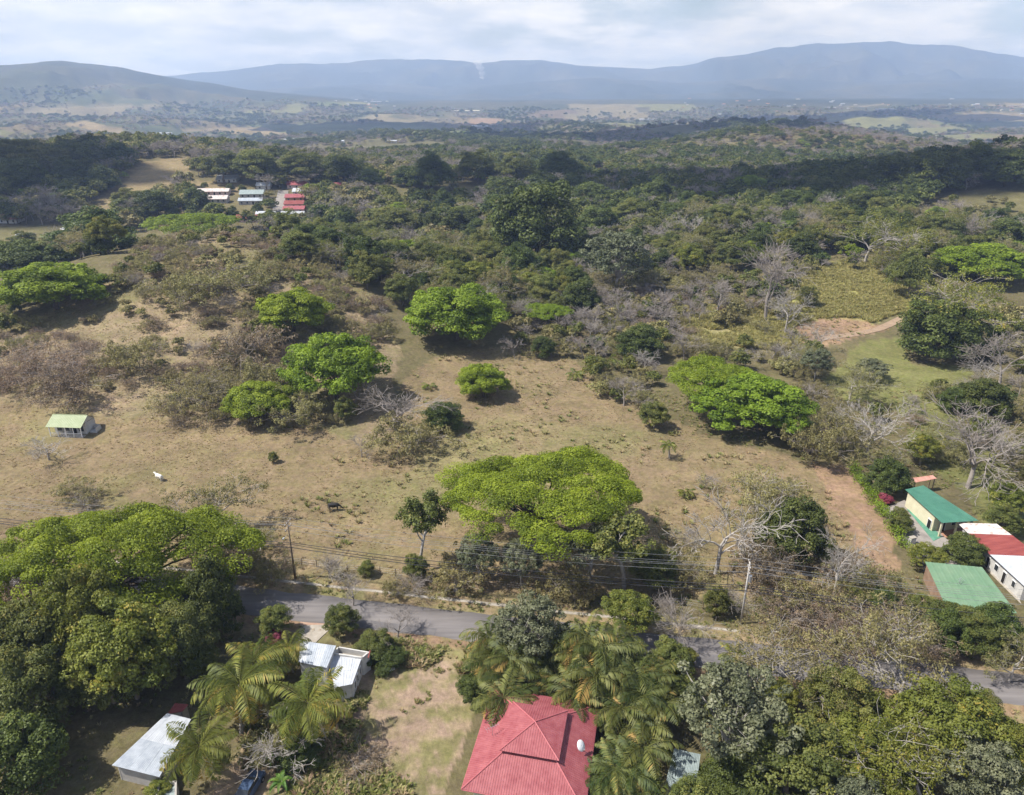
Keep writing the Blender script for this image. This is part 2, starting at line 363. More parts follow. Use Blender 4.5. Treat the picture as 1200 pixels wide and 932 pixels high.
for s in range(3): lump_tree('rain', 10+s, 'umb', 30, (9.4, 6.2, 9.6)[s], 14.5, (330, 370, 300)[s], (1.35, 1.4, 1.4)[s], (460, 440, 170)[s], (.125, .125, .20)[s], LM['rain'], BARKD, 4.6, .55, 40, .62)
for s in range(2): lump_tree('dome', 20+s, 'round', 20, .6, 14, 230, 1.4, 190, .23, LM['rain'], BARKD, 3.5, .4, 18, .65)
for s in range(3): lump_tree('dense', 30+s, 'round', 11, -1.8, 9.5, 150, 1.0, 170, .16, LM['dense'], BARKD, 2.0, .26, 12, .75)
for s in range(3): lump_tree('mid', 40+s, 'round', 10, -.6, 9.5, 140, .9, 200, .13, LM['mid'], BARK, 2.4, .22, 16, .7)
for s in range(2): lump_tree('yellow', 50+s, 'round', 10, 1.5, 8.5, 130, .8, 170, .125, LM['yellow'], BARK, 2.0, .2, 16, .6)
for s in range(2): lump_tree('greyleaf', 60+s, 'round', 11, 2.0, 10.5, 170, .62, 80, .15, LM['grey'], BARKG, 3.0, .2, 26, .7)
for s in range(3): twig_tree('feather', 70+s, 4, [5, 4, 4, 3], .75, .72, 11, 8.5,   .6, 34, .12, LM['yellow'] if s == 2 else LM['olive'], BARKG, 1.1, .15)
for s in range(3): twig_tree('olivebush', 80+s, 3, [7, 4, 4], .85, .8, 6, 3.8,   .5, 46, .115, LM['olive'], BARKT, .55, .1, first=.05, rmin=.02)
for s in range(3): twig_tree('brownbush', 90+s, 3, [8, 5, 4], .8, .8, 6, 3.4, .45, 30, .10, LM['brown'], BARKT, .5, .1, first=.05, rmin=.025)
for s in range(2): twig_tree('brownwide', 140+s, 4, [9, 5, 4, 3], .85, .8, 12, 4.6, .55, 26, .10, LM['brown'], BARKT, .5, .05, first=.05, rmin=.022)
for s in range(2): twig_tree('olivewide', 144+s, 4, [9, 5, 4, 3], .85, .8, 12, 5, .6, 34, .115, LM['olive'], BARKT, .5, .05, first=.05, rmin=.02)
for s in range(3): twig_tree('bare', 100+s, 5, [4, 4, 3, 4, 3], .62, .72, 10, 10, 0, 0, 0, None, [BARKG, BARKT, BARKT][s], 1.0, .2, rmin=.028)
for s in range(2): twig_tree('barebush', 110+s, 4, [7, 4, 4, 3], .6, .8, 6, 4.5, 0, 0, 0, None, BARKT, .5, .3, first=.05, rmin=.022)
for s in range(2): twig_tree('slim', 120+s, 4, [7, 4, 3, 3], .7, .5, 6, 11, .6, 26, .20, LM['mid'] if s == 0 else LM['grey'], BARKG, .9, .3, first=.25)
def frond(rng, L, droop, lw, n, twist=0.):
    """one palm frond along +x from the origin: rachis points and leaflet quads"""
    t = np.linspace(0, 1, n); el = .95-droop*t**1.2; dx = np.cos(el); dz = np.sin(el); x = np.cumsum(dx)*L/n; z = np.cumsum(dz)*L/n
    P = np.stack([x, np.zeros(n), z], 1); V = []
    for i in range(2, n):
        ll = lw*math.sin(math.pi*(.12+.80*t[i]))*rng.uniform(.85, 1.1); tg = np.array([dx[i], 0, dz[i]]); nrm = np.array([-dz[i], 0, dx[i]])
        for sd in (-1, 1):
            d = np.array([0, sd, 0])*.85+tg*.55-nrm*rng.uniform(.25, .55)+rng.normal(0, .06, 3); d /= np.linalg.norm(d); wv = tg*.5*L/n*1.25
            tip = P[i]+d*ll+np.array([0, 0, -.25*ll]); mid = P[i]+d*ll*.55
            V.append([P[i], mid-wv*.8, tip, mid+wv*.8])
    return P, np.array(V).reshape(-1, 3)
def palm(kind, seed, L, nf, trunk_h, lw, leaf, n=16, stems=1, spread=0., emin=-.25, bark=BARKG, r0=.16, yellow=.18):
    rng = np.random.default_rng(seed); VV, tn = [], []; P0, P1, A, B = [], [], [], []; F0, F1, FA, FB = [], [], [], []
    for s in range(stems):
        b = np.array([rng.normal(0, spread), rng.normal(0, spread), 0]); hh = trunk_h*rng.uniform(.75, 1.1); lean = rng.normal(0, .10, 2)*hh
        if stems > 1: lean = b[:2]*.5
        top = b+np.array([lean[0], lean[1], hh]); prev = b-[0, 0, .4]
        for i in range(1, 6):
            q = b+np.array([lean[0]*(i/5)**2, lean[1]*(i/5)**2, hh*i/5]); P0.append(prev); P1.append(q); A.append(r0*(1.3-.08*i)); B.append(r0*(1.22-.08*i)); prev = q
        for f in range(nf):
            g = f/nf; P, V = frond(rng, L*rng.uniform(.8, 1.08), 1.1+1.1*g+rng.uniform(0, .5), lw, n)
            tilt = (.55-(.55-emin)*g)-.55
            a = f*2.399+rng.uniform(-.3, .3); c, s_ = math.cos(tilt*-1), math.sin(tilt*-1)
            Ry = np.array([[c, 0, s_], [0, 1, 0], [-s_, 0, c]]); Rz = np.array([[math.cos(a), -math.sin(a), 0], [math.sin(a), math.cos(a), 0], [0, 0, 1]])
            X = Rz @ Ry; VV.append(V @ X.T+top); w_ = P @ X.T+top; old = 1.0 if g > 1-yellow else rng.uniform(.05, .8)
            tn.append(np.full(len(V), 1)*old if old == 1 else np.clip(old+np.repeat(rng.normal(0, .12, len(V)//4), 4), 0, .9))
            for i in range(0, n-1, 3):
                F0.append(w_[i]); F1.append(w_[min(i+3, n-1)]); FA.append(.03*(1-i/n)+.010); FB.append(.025*(1-i/n)+.006)
    V = np.concatenate(VV); TV, TQ = segs_mesh(P0, P1, A, B, 5); nl_ = len(V); RV, RQ = segs_mesh(F0, F1, FA, FB, 3); V = np.concatenate([V, RV]); tn.append(np.full(len(RV), .6))
    add_proto(kind, mesh_np(kind+'_fronds', V, np.concatenate([np.arange(nl_).reshape(-1, 4), RQ+nl_]), [leaf], np.concatenate(tn)), mesh_np(kind+'_stem', TV, TQ, [bark], smooth=True), L*1.9, trunk_h+L*.5, trunk_h+L*.15)
for s in range(3): palm('coconut', 200+s, 4.8, 27, 5.4, 1.25, LM['palm'], 30, emin=-.35)
for s in range(3): palm('areca', 210+s, 2.9, 10, 2.9, .8, LM['areca'], 20, 11, .95, .25, BARK, .06, .12)
palm('smallpalm', 220, 2.2, 14, 2.2, .55, LM['palm'], 12, emin=-.1, r0=.17)
for s in range(2): palm('lowpalm', 230+s, 2.0, 12, .5, .5, LM['palm'], 10, emin=.1, r0=.1, yellow=.05)
print('protos', round(time.time()-T0, 1))
# cheap single-mesh trees for the wood that is too dense and far to count
FARC = bpy.data.collections.new('woodland_models')
FAR_KINDS = ['dense', 'mid', 'olive', 'bare', 'feather', 'rain']
def far_model(i, kind, w, h, n, lr, nleaf, size, leaf, bark, shape='round', twigs=False):
    rng = np.random.default_rng(300+i); C, R = crown_lumps(rng, shape, w, h*.12 if shape == 'round' else h*.45, h, n, lr)
    if twigs:
        S, tips = skeleton(rng, 4, [5, 4, 3, 3], .65, .72, .2); A, B, R0, R1, lv, tips = fit(S, tips, w, h, 1., .07); TV, TQ = segs_mesh(A, B, R0, R1, 3)
        me = mesh_np('woodland_model', TV, TQ, [bark])
    else:
        V, F, tn = clumps(rng, C, R, nleaf, size, .75); TV, TQ = limbs(rng, C, w, h*.25, .02*h, 4)
        me = mesh_np('woodland_model', np.concatenate([V, TV]), np.concatenate([F, TQ+len(V)]), [leaf, bark], np.concatenate([tn, np.zeros(len(TV))]), np.concatenate([np.zeros(len(F)), np.ones(len(TQ))]))
    o = bpy.data.objects.new('woodland_model_%02d' % i, me); FARC.objects.link(o)
for i in range(12):
    k = FAR_KINDS[i//2]
    if k == 'dense': far_model(i, k, 11, 9.5, 34, 1.5, 30, .55, LM['dense'], BARKD)
    elif k == 'mid': far_model(i, k, 10, 9, 34, 1.4, 28, .5, LM['mid'], BARK)
    elif k == 'olive': far_model(i, k, 8, 5.5, 30, 1.1, 26, .42, LM['olive'], BARKT)
    elif k == 'bare': far_model(i, k, 9, 9, 20, 1, 0, 0, None, BARKT, twigs=True)
    elif k == 'feather': far_model(i, k, 8, 5, 30, 1.0, 24, .4, LM['brown'], BARKT)
    else: far_model(i, k, 20, 11, 60, 1.9, 34, .6, LM['rain'], BARKD, 'umb')
def gn_scatter(name, label, P, rot, scl, idx, coll, kind='stuff', cat=None):
    me = bpy.data.meshes.new(name); P = np.asarray(P, np.float32); me.vertices.add(len(P)); me.vertices.foreach_set('co', P.ravel())
    a = me.attributes.new('rotz', 'FLOAT', 'POINT'); a.data.foreach_set('value', np.asarray(rot, np.float32))
    a = me.attributes.new('scl', 'FLOAT_VECTOR', 'POINT'); a.data.foreach_set('vector', np.asarray(scl, np.float32).ravel())
    a = me.attributes.new('idx', 'INT', 'POINT'); a.data.foreach_set('value', np.asarray(idx, np.int32))
    o = obj(name, me); tag(o, label, cat, None, kind)
    g = bpy.data.node_groups.new(name+'_nodes', 'GeometryNodeTree')
    g.interface.new_socket('Geometry', in_out='INPUT', socket_type='NodeSocketGeometry'); g.interface.new_socket('Geometry', in_out='OUTPUT', socket_type='NodeSocketGeometry')
    gi = g.nodes.new('NodeGroupInput'); go = g.nodes.new('NodeGroupOutput'); ip = g.nodes.new('GeometryNodeInstanceOnPoints')
    ci = g.nodes.new('GeometryNodeCollectionInfo'); ci.inputs['Collection'].default_value = coll; ci.inputs['Separate Children'].default_value = True; ci.inputs['Reset Children'].default_value = True
    def na(nm, t):
        n = g.nodes.new('GeometryNodeInputNamedAttribute'); n.data_type = t; n.inputs['Name'].default_value = nm; return [s for s in n.outputs if s.enabled and s.name == 'Attribute'][0]
    cx = g.nodes.new('ShaderNodeCombineXYZ'); g.links.new(na('rotz', 'FLOAT'), cx.inputs[2])
    ip.inputs['Pick Instance'].default_value = True
    g.links.new(gi.outputs[0], ip.inputs['Points']); g.links.new(ci.outputs[0], ip.inputs['Instance']); g.links.new(na('idx', 'INT'), ip.inputs['Instance Index'])
    g.links.new(cx.outputs[0], ip.inputs['Rotation']); g.links.new(na('scl', 'FLOAT_VECTOR'), ip.inputs['Scale']); g.links.new(ip.outputs[0], go.inputs[0])
    o.modifiers.new('scatter', 'NODES').node_group = g
    return o
#@@GROUND
# ------------------------------------------------------------------ land cover (photo regions carried onto the ground)
ZONES = [   # name, photo polygon, nearest and farthest ground y
    ('hill', [(-300,440),(0,384),(60,362),(150,325),(230,268),(330,285),(430,345),(470,410),(455,520),(330,505),(250,500),(90,482),(0,474),(-300,474)], 120, 300),
    ('pasture', [(-300,470),(0,470),(90,480),(250,498),(330,500),(450,520),(480,440),(540,405),(600,408),(640,405),(700,445),(780,492),(900,530),(1000,548),(1062,660),(1000,692),(850,700),(700,698),(300,690),(-300,650)], 70, 300),
    ('soil', [(955,545),(1000,549),(1064,662),(1035,690),(1010,650),(975,590)], 70, 260),
    ('cane', [(905,385),(945,312),(1010,304),(1062,335),(1078,360),(1010,383),(965,398)], 180, 420),
    ('canepale', [(770,395),(800,360),(880,355),(950,395),(915,412),(840,405)], 150, 420),
    ('soil', [(930,385),(970,375),(1015,376),(1045,384),(1000,398),(955,408)], 150, 420),
    ('meadow', [(965,440),(1010,402),(1062,392),(1065,428),(1135,430),(1150,480),(1080,505),(1030,470),(990,470)], 120, 420),
    ('meadow', [(1060,500),(1110,490),(1200,520),(1260,560),(1200,640),(1145,600),(1100,560)], 80, 300),
    ('olivegrass', [(1085,238),(1210,212),(1300,215),(1300,262),(1130,272),(1050,264)], 250, 700),
    ('olivegrass', [(-300,268),(100,264),(165,272),(130,285),(60,300),(-300,312)], 300, 900),
    ('tan', [(96,250),(165,190),(222,184),(226,212),(185,232),(128,262)], 350, 1500),
    ('tan', [(225,212),(285,212),(280,226),(215,228)], 350, 1500),
    ('olivegrass', [(450,216),(585,214),(575,236),(465,246)], 350, 1500),
    ('soil', [(675,196),(712,198),(720,208),(690,208)], 400, 2000),
    ('tan', [(70,146),(100,142),(148,152),(140,158)], 600, 6000),
    ('tan', [(200,152),(330,148),(420,152),(310,160)], 600, 6000),
    ('greenfield', [(300,146),(480,146),(560,156),(330,156)], 600, 6000),
    ('tan', [(1085,136),(1150,131),(1215,133),(1215,142),(1120,142)], 600, 8000),
    ('greenfield', [(1090,144),(1215,142),(1215,152),(1140,152)], 600, 8000),
    ('soil', [(535,146),(560,138),(590,140),(580,148)], 600, 6000),
    ('yard', [(425,775),(455,752),(575,762),(562,800),(515,960),(300,980),(340,900),(400,850),(425,810)], 40, 90),
    ('lane', [(240,960),(255,910),(290,870),(300,830),(330,820),(330,880),(305,960)], 40, 90),
]
ZC = dict(hill=(.225,.172,.112), pasture=(.212,.158,.096), soil=(.275,.180,.122), cane=(.27,.25,.095), canepale=(.27,.235,.12), meadow=(.155,.15,.06),
          olivegrass=(.135,.118,.06), tan=(.225,.17,.10), greenfield=(.125,.135,.06), yard=(.29,.21,.155), lane=(.33,.24,.165), wood=(.135,.112,.062))
OPEN = {'pasture', 'soil', 'cane', 'canepale', 'meadow', 'olivegrass', 'tan', 'greenfield', 'yard', 'lane'}
ZN = ['wood']+list(dict.fromkeys(z[0] for z in ZONES)); ZI = {n: i for i, n in enumerate(ZN)}
def far_field(x, y):
    """far patchwork: True where a field lies open, and its tint number"""
    cx = x/330+.35*fbm(x/300, y/300, 71, 3); cyy = y/520+.35*fbm(x/300, y/300, 72, 3)
    i, j = np.floor(cx), np.floor(cyy); q = _h(i, j, 77); t = _h(i, j, 78)
    ed = vnoise(x/120, y/160, 79)
    return (q < .34) & (ed > .22), t
def zone_of(x, y, z, jit=True):
    u, v, d = project(x, y, z); r = np.hypot(x, y)
    if jit:
        k = np.clip(220/np.maximum(d, 60), .1, 2.0); u = u+11*k*fbm(x/9, y/9, 61, 3); v = v+6*k*fbm(x/9, y/9, 62, 3)
    out = np.zeros(np.shape(x), int)
    for n, poly, a, b in ZONES:
        m = inpoly(u, v, poly) & (y > a) & (y < b); out[m] = ZI[n]
    return out
# polar sheet round the camera's foot, out to the far side of the mountains
AZ = np.concatenate([np.linspace(-180, -58, 26)[:-1], np.linspace(-58, 58, 560), np.linspace(58, 180, 26)[1:-1]])*math.pi/180
RR = np.concatenate([[3, 12, 25], np.exp(np.linspace(math.log(38), math.log(13500), 480))])
ga, gr = np.meshgrid(AZ, RR, indexing='xy'); GX = (gr*np.sin(ga)).ravel(); GY = (gr*np.cos(ga)).ravel(); GZ = ground(GX, GY)
nA, nR = len(AZ), len(RR)
ii, jj = np.meshgrid(np.arange(nR-1), np.arange(nA), indexing='ij'); j2 = (jj+1) % nA
GQ = np.stack([ii*nA+jj, (ii+1)*nA+jj, (ii+1)*nA+j2, ii*nA+j2], -1).reshape(-1, 4)[:, ::-1]
# the far drop is rounded off below the haze: nothing sharp stands at the rim
gz = zone_of(GX, GY, GZ); GC = np.array([ZC[n] for n in ZN])[gz]
def mixc(C, m, col, f=1.0):
    f = np.asarray(f)*m; return C*(1-f[:, None])+np.array(col)*f[:, None]
R_ = np.hypot(GX, GY)
ff, ft = far_field(GX, GY); ffm = ff & (gz == 0) & (R_ > 750) & (R_ < 4600) & (GZ < 10)
tints = np.array([(.21,.165,.095), (.16,.15,.065), (.125,.14,.06), (.14,.10,.065), (.19,.155,.095)])[(ft*4.99).astype(int)]
GC[ffm] = tints[ffm]
farw = sstep(700, 2500, R_)*(gz == 0)*(~ffm)
nmix = sstep(-.35, .5, fbm(GX/180, GY/260, 91, 5, .6)); GC = mixc(GC, farw, (.075,.085,.04)); GC = mixc(GC, farw*nmix, (.16,.125,.075))
mt = sstep(3800, 5000, R_)*(1-ffm); nm2 = sstep(-.2, .55, fbm(GX/420, GY/600, 95, 6, .62)); GC = mixc(GC, mt, (.038,.047,.036)); GC = mixc(GC, mt*nm2, (.10,.088,.052), .7)
pm = (gz == ZI['pasture']); GC = mixc(GC, pm*sstep(.1, .6, fbm(GX/24, GY/24, 101, 4)), (.185,.162,.080), .8); GC = mixc(GC, pm*sstep(.15, .6, fbm(GX/13, GY/13, 105, 4)), (.225,.16,.105), .6)
hm = (gz == ZI['hill']); GC = mixc(GC, hm*sstep(-.1, .5, fbm(GX/14, GY/14, 111, 4)), (.175,.155,.075), .8); GC = mixc(GC, hm*sstep(.2, .6, fbm(GX/10, GY/10, 115, 4)), (.30,.215,.15), .7)
ym = (gz == ZI['yard']) ; GC = mixc(GC, ym*sstep(0., .3, fbm(GX/2.4, GY/2.4, 121, 5, .6)), (.150,.145,.055), .75)
rd = road_d(GX, GY); nr = R_ < 260
vg = nr*(np.abs(rd) < 6.6+1.2*fbm(GX/6, GY/6, 131, 2)); GC = mixc(GC, vg, (.25,.185,.115)); GC = mixc(GC, vg*sstep(-.1, .4, fbm(GX/5, GY/5, 133, 3)), (.21,.185,.09))
GC = mixc(GC, nr*(rd < -2.8)*(rd > -4.4), (.26,.165,.115), .8)
gme = mesh_np('ground', np.stack([GX, GY, GZ], 1), GQ, smooth=True)
ca = gme.color_attributes.new('cover', 'FLOAT_COLOR', 'POINT'); ca.data.foreach_set('color', np.concatenate([GC, np.ones((len(GC), 1))], 1).astype(np.float32).ravel())
gm = bpy.data.materials.new('ground_cover'); gm.use_nodes = True; t = gm.node_tree; b = t.nodes['Principled BSDF']; b.inputs['Roughness'].default_value = .95; b.inputs['Specular IOR Level'].default_value = .1
at_ = N('ShaderNodeAttribute', t); at_.attribute_name = 'cover'; tx = N('ShaderNodeTexCoord', t)
def noise(t, scale, det=6, rough=.65, vec=None):
    n = N('ShaderNodeTexNoise', t); n.inputs['Scale'].default_value = scale; n.inputs['Detail'].default_value = det; n.inputs['Roughness'].default_value = rough
    t.links.new(vec if vec is not None else tx.outputs['Object'], n.inputs['Vector']); return n.outputs['Fac']
def mulval(t, col, fac, lo, hi):
    mr = N('ShaderNodeMapRange', t); mr.inputs['From Min'].default_value = .3; mr.inputs['From Max'].default_value = .7; mr.inputs['To Min'].default_value = lo; mr.inputs['To Max'].default_value = hi
    t.links.new(fac, mr.inputs['Value']); mx = N('ShaderNodeVectorMath', t, operation='SCALE'); t.links.new(col, mx.inputs[0]); t.links.new(mr.outputs[0], mx.inputs['Scale']); return mx.outputs[0]
fine = noise(t, 1.1, 8, .75); med = noise(t, .16, 6, .65); big = noise(t, .013, 8, .7)
c = mulval(t, at_.outputs['Color'], fine, .62, 1.34); c = mulval(t, c, med, .78, 1.2); c = mulval(t, c, big, .75, 1.22)
hue = noise(t, .45, 8, .7); mrh = N('ShaderNodeMapRange', t); mrh.inputs['From Min'].default_value = .42; mrh.inputs['From Max'].default_value = .62; t.links.new(hue, mrh.inputs['Value'])
vm = N('ShaderNodeVectorMath', t, operation='MULTIPLY'); vm.inputs[1].default_value = (.88, .96, .78); t.links.new(c, vm.inputs[0])
mh = N('ShaderNodeMix', t); mh.data_type = 'RGBA'; t.links.new(mrh.outputs[0], mh.inputs[0]); t.links.new(c, mh.inputs[6]); t.links.new(vm.outputs[0], mh.inputs[7])
t.links.new(mh.outputs[2], b.inputs['Base Color'])
bp = N('ShaderNodeBump', t); bp.inputs['Strength'].default_value = .7; bp.inputs['Distance'].default_value = .35; t.links.new(fine, bp.inputs['Height']); t.links.new(bp.outputs[0], b.inputs['Normal'])
gme.materials.append(gm); tag(obj('ground', gme), kind='structure')
print('ground', len(GQ), round(time.time()-T0, 1))
# ------------------------------------------------------------------ road
ASPH = worn('asphalt', (.125, .115, .115), (.215, .198, .192), .45, .85, .2, lo=.3, hi=.7, streak=(.16, 2.2, 1))
PATCH = worn('asphalt_patch', (.10, .095, .098), (.15, .14, .14), .9, .85, .2)
CONC = worn('concrete', (.27, .24, .20), (.37, .335, .285), .8, .85, .2)
CONCD = worn('concrete_old', (.20, .18, .165), (.29, .265, .24), .7, .9, .2)
def strip(name, m, s0, s1, d0, d1, z, n=60, wob=0., parent=None, th=0.):
    V = []; S = np.linspace(s0, s1, n)
    for i, s in enumerate(S):
        for d in (d0, d1):
            dd = d+wob*float(fbm(np.array(s/3.), np.array(d), 7, 3)); p = RA+RDIR*s+RNRM*dd; V.append((p[0], p[1], float(ground(p[0], p[1]))+z))
    Q = [[2*i, 2*i+2, 2*i+3, 2*i+1] for i in range(n-1)]
    if th:
        k = len(V); V += [(a, b_, c_-th) for a, b_, c_ in V]; Q += [[2*i+k, 2*i+1+k, 2*i+3+k, 2*i+2+k] for i in range(n-1)]
        Q += [[2*i, k+2*i, k+2*i+2, 2*i+2] for i in range(n-1)]+[[2*i+1, 2*i+3, k+2*i+3, k+2*i+1] for i in range(n-1)]
    return obj(name, mesh_np(name, V, np.array(Q), [m]), parent)
road = tag(strip('road', ASPH, -150, 200, -2.9, 2.9, .06, 300, .42, th=.2), kind='structure')
strip('asphalt_patch', PATCH, 10, 24, -2.75, -1.3, .066, 16, .15, road)
strip('asphalt_patch', PATCH, 60, 78, -2.8, -.2, .066, 20, .2, road)
WORNW = worn('worn_white_paint', (.16, .15, .145), (.42, .40, .38), 3.0, .8, .2, lo=.45, hi=.62)
strip('edge_line', WORNW, 38, 58, 2.35, 2.47, .070, 20, 0, road)
gut = tag(strip('roadside_gutter', CONC, -40, 66, 5.0, 5.55, .09, 90, .12, th=.25), 'pale concrete drain running along the far verge of the road', 'gutter')
# ------------------------------------------------------------------ trees one by one
rngp = np.random.default_rng(5)
def plant(kind, name, label, cat, P, s, sz=None, rz=None, group=None, var=None, lean=None):
    pr = PROTO[kind][(var if var is not None else int(rngp.integers(0, 99))) % len(PROTO[kind])]
    e = thing(name, label, cat, tuple(P), rngp.uniform(0, 6.28) if rz is None else rz, group); e.scale = (s, s, sz or s)
    if lean: e.rotation_euler[0], e.rotation_euler[1] = lean
    o = obj('trunk' if 'palm' not in name else 'stem', pr['trunk'], e)
    if kind == 'areca': o['kind'] = 'stuff'
    if pr['crown']: obj('crown' if 'palm' not in name else 'frond_crown', pr['crown'], e)
    return e
HEROES = []        # x, y, radius of every tree placed by hand, kept clear of the scattered ones
SQUASH = {(637,557): .72, (126,622): .78}     # crowns narrower towards the road than along it
TMIN = {(110,298): 285., (30,312): 270., (62,342): 205., (222,254): 290.}     # these stand on the far side of the hill
def place(kind, u, v, wpx, name, label, cat='tree', hz=1.0, var=None, group=None, rz=None, lean=None):
    """u, v: middle of the crown in the photo, wpx its width there; the distance follows from the crown's height over the ground."""
    pr = PROTO[kind][(var or 0) % len(PROTO[kind])]; d = pixray(u, v); t = 25.*1.004**np.arange(900)
    P = np.array([0, 0, CAM_H])+t[:, None]*d; s = wpx*t/FPX/pr['w']; hgt = P[:, 2]-ground(P[:, 0], P[:, 1])-pr['cz']*s*hz
    i = int(np.argmax(hgt < 0))
    if (u, v) in TMIN:
        i0 = int(np.argmax(t >= TMIN[(u, v)])); k0 = i0+int(np.argmax(hgt[i0:] > 0)) if (hgt[i0:] > 0).any() else i0; i = k0+int(np.argmax(hgt[k0:] < 0))
    s = float(s[i]); x, y = P[i, 0], P[i, 1]; HEROES.append((x, y, pr['w']*s*.5)); sq = SQUASH.get((u, v))
    e = plant(kind, name, label, cat, (x, y, float(ground(x, y))), s, s*hz, .1 if sq else rz, group, var or 0, lean)
    if sq: e.scale[1] = s*sq
    return e
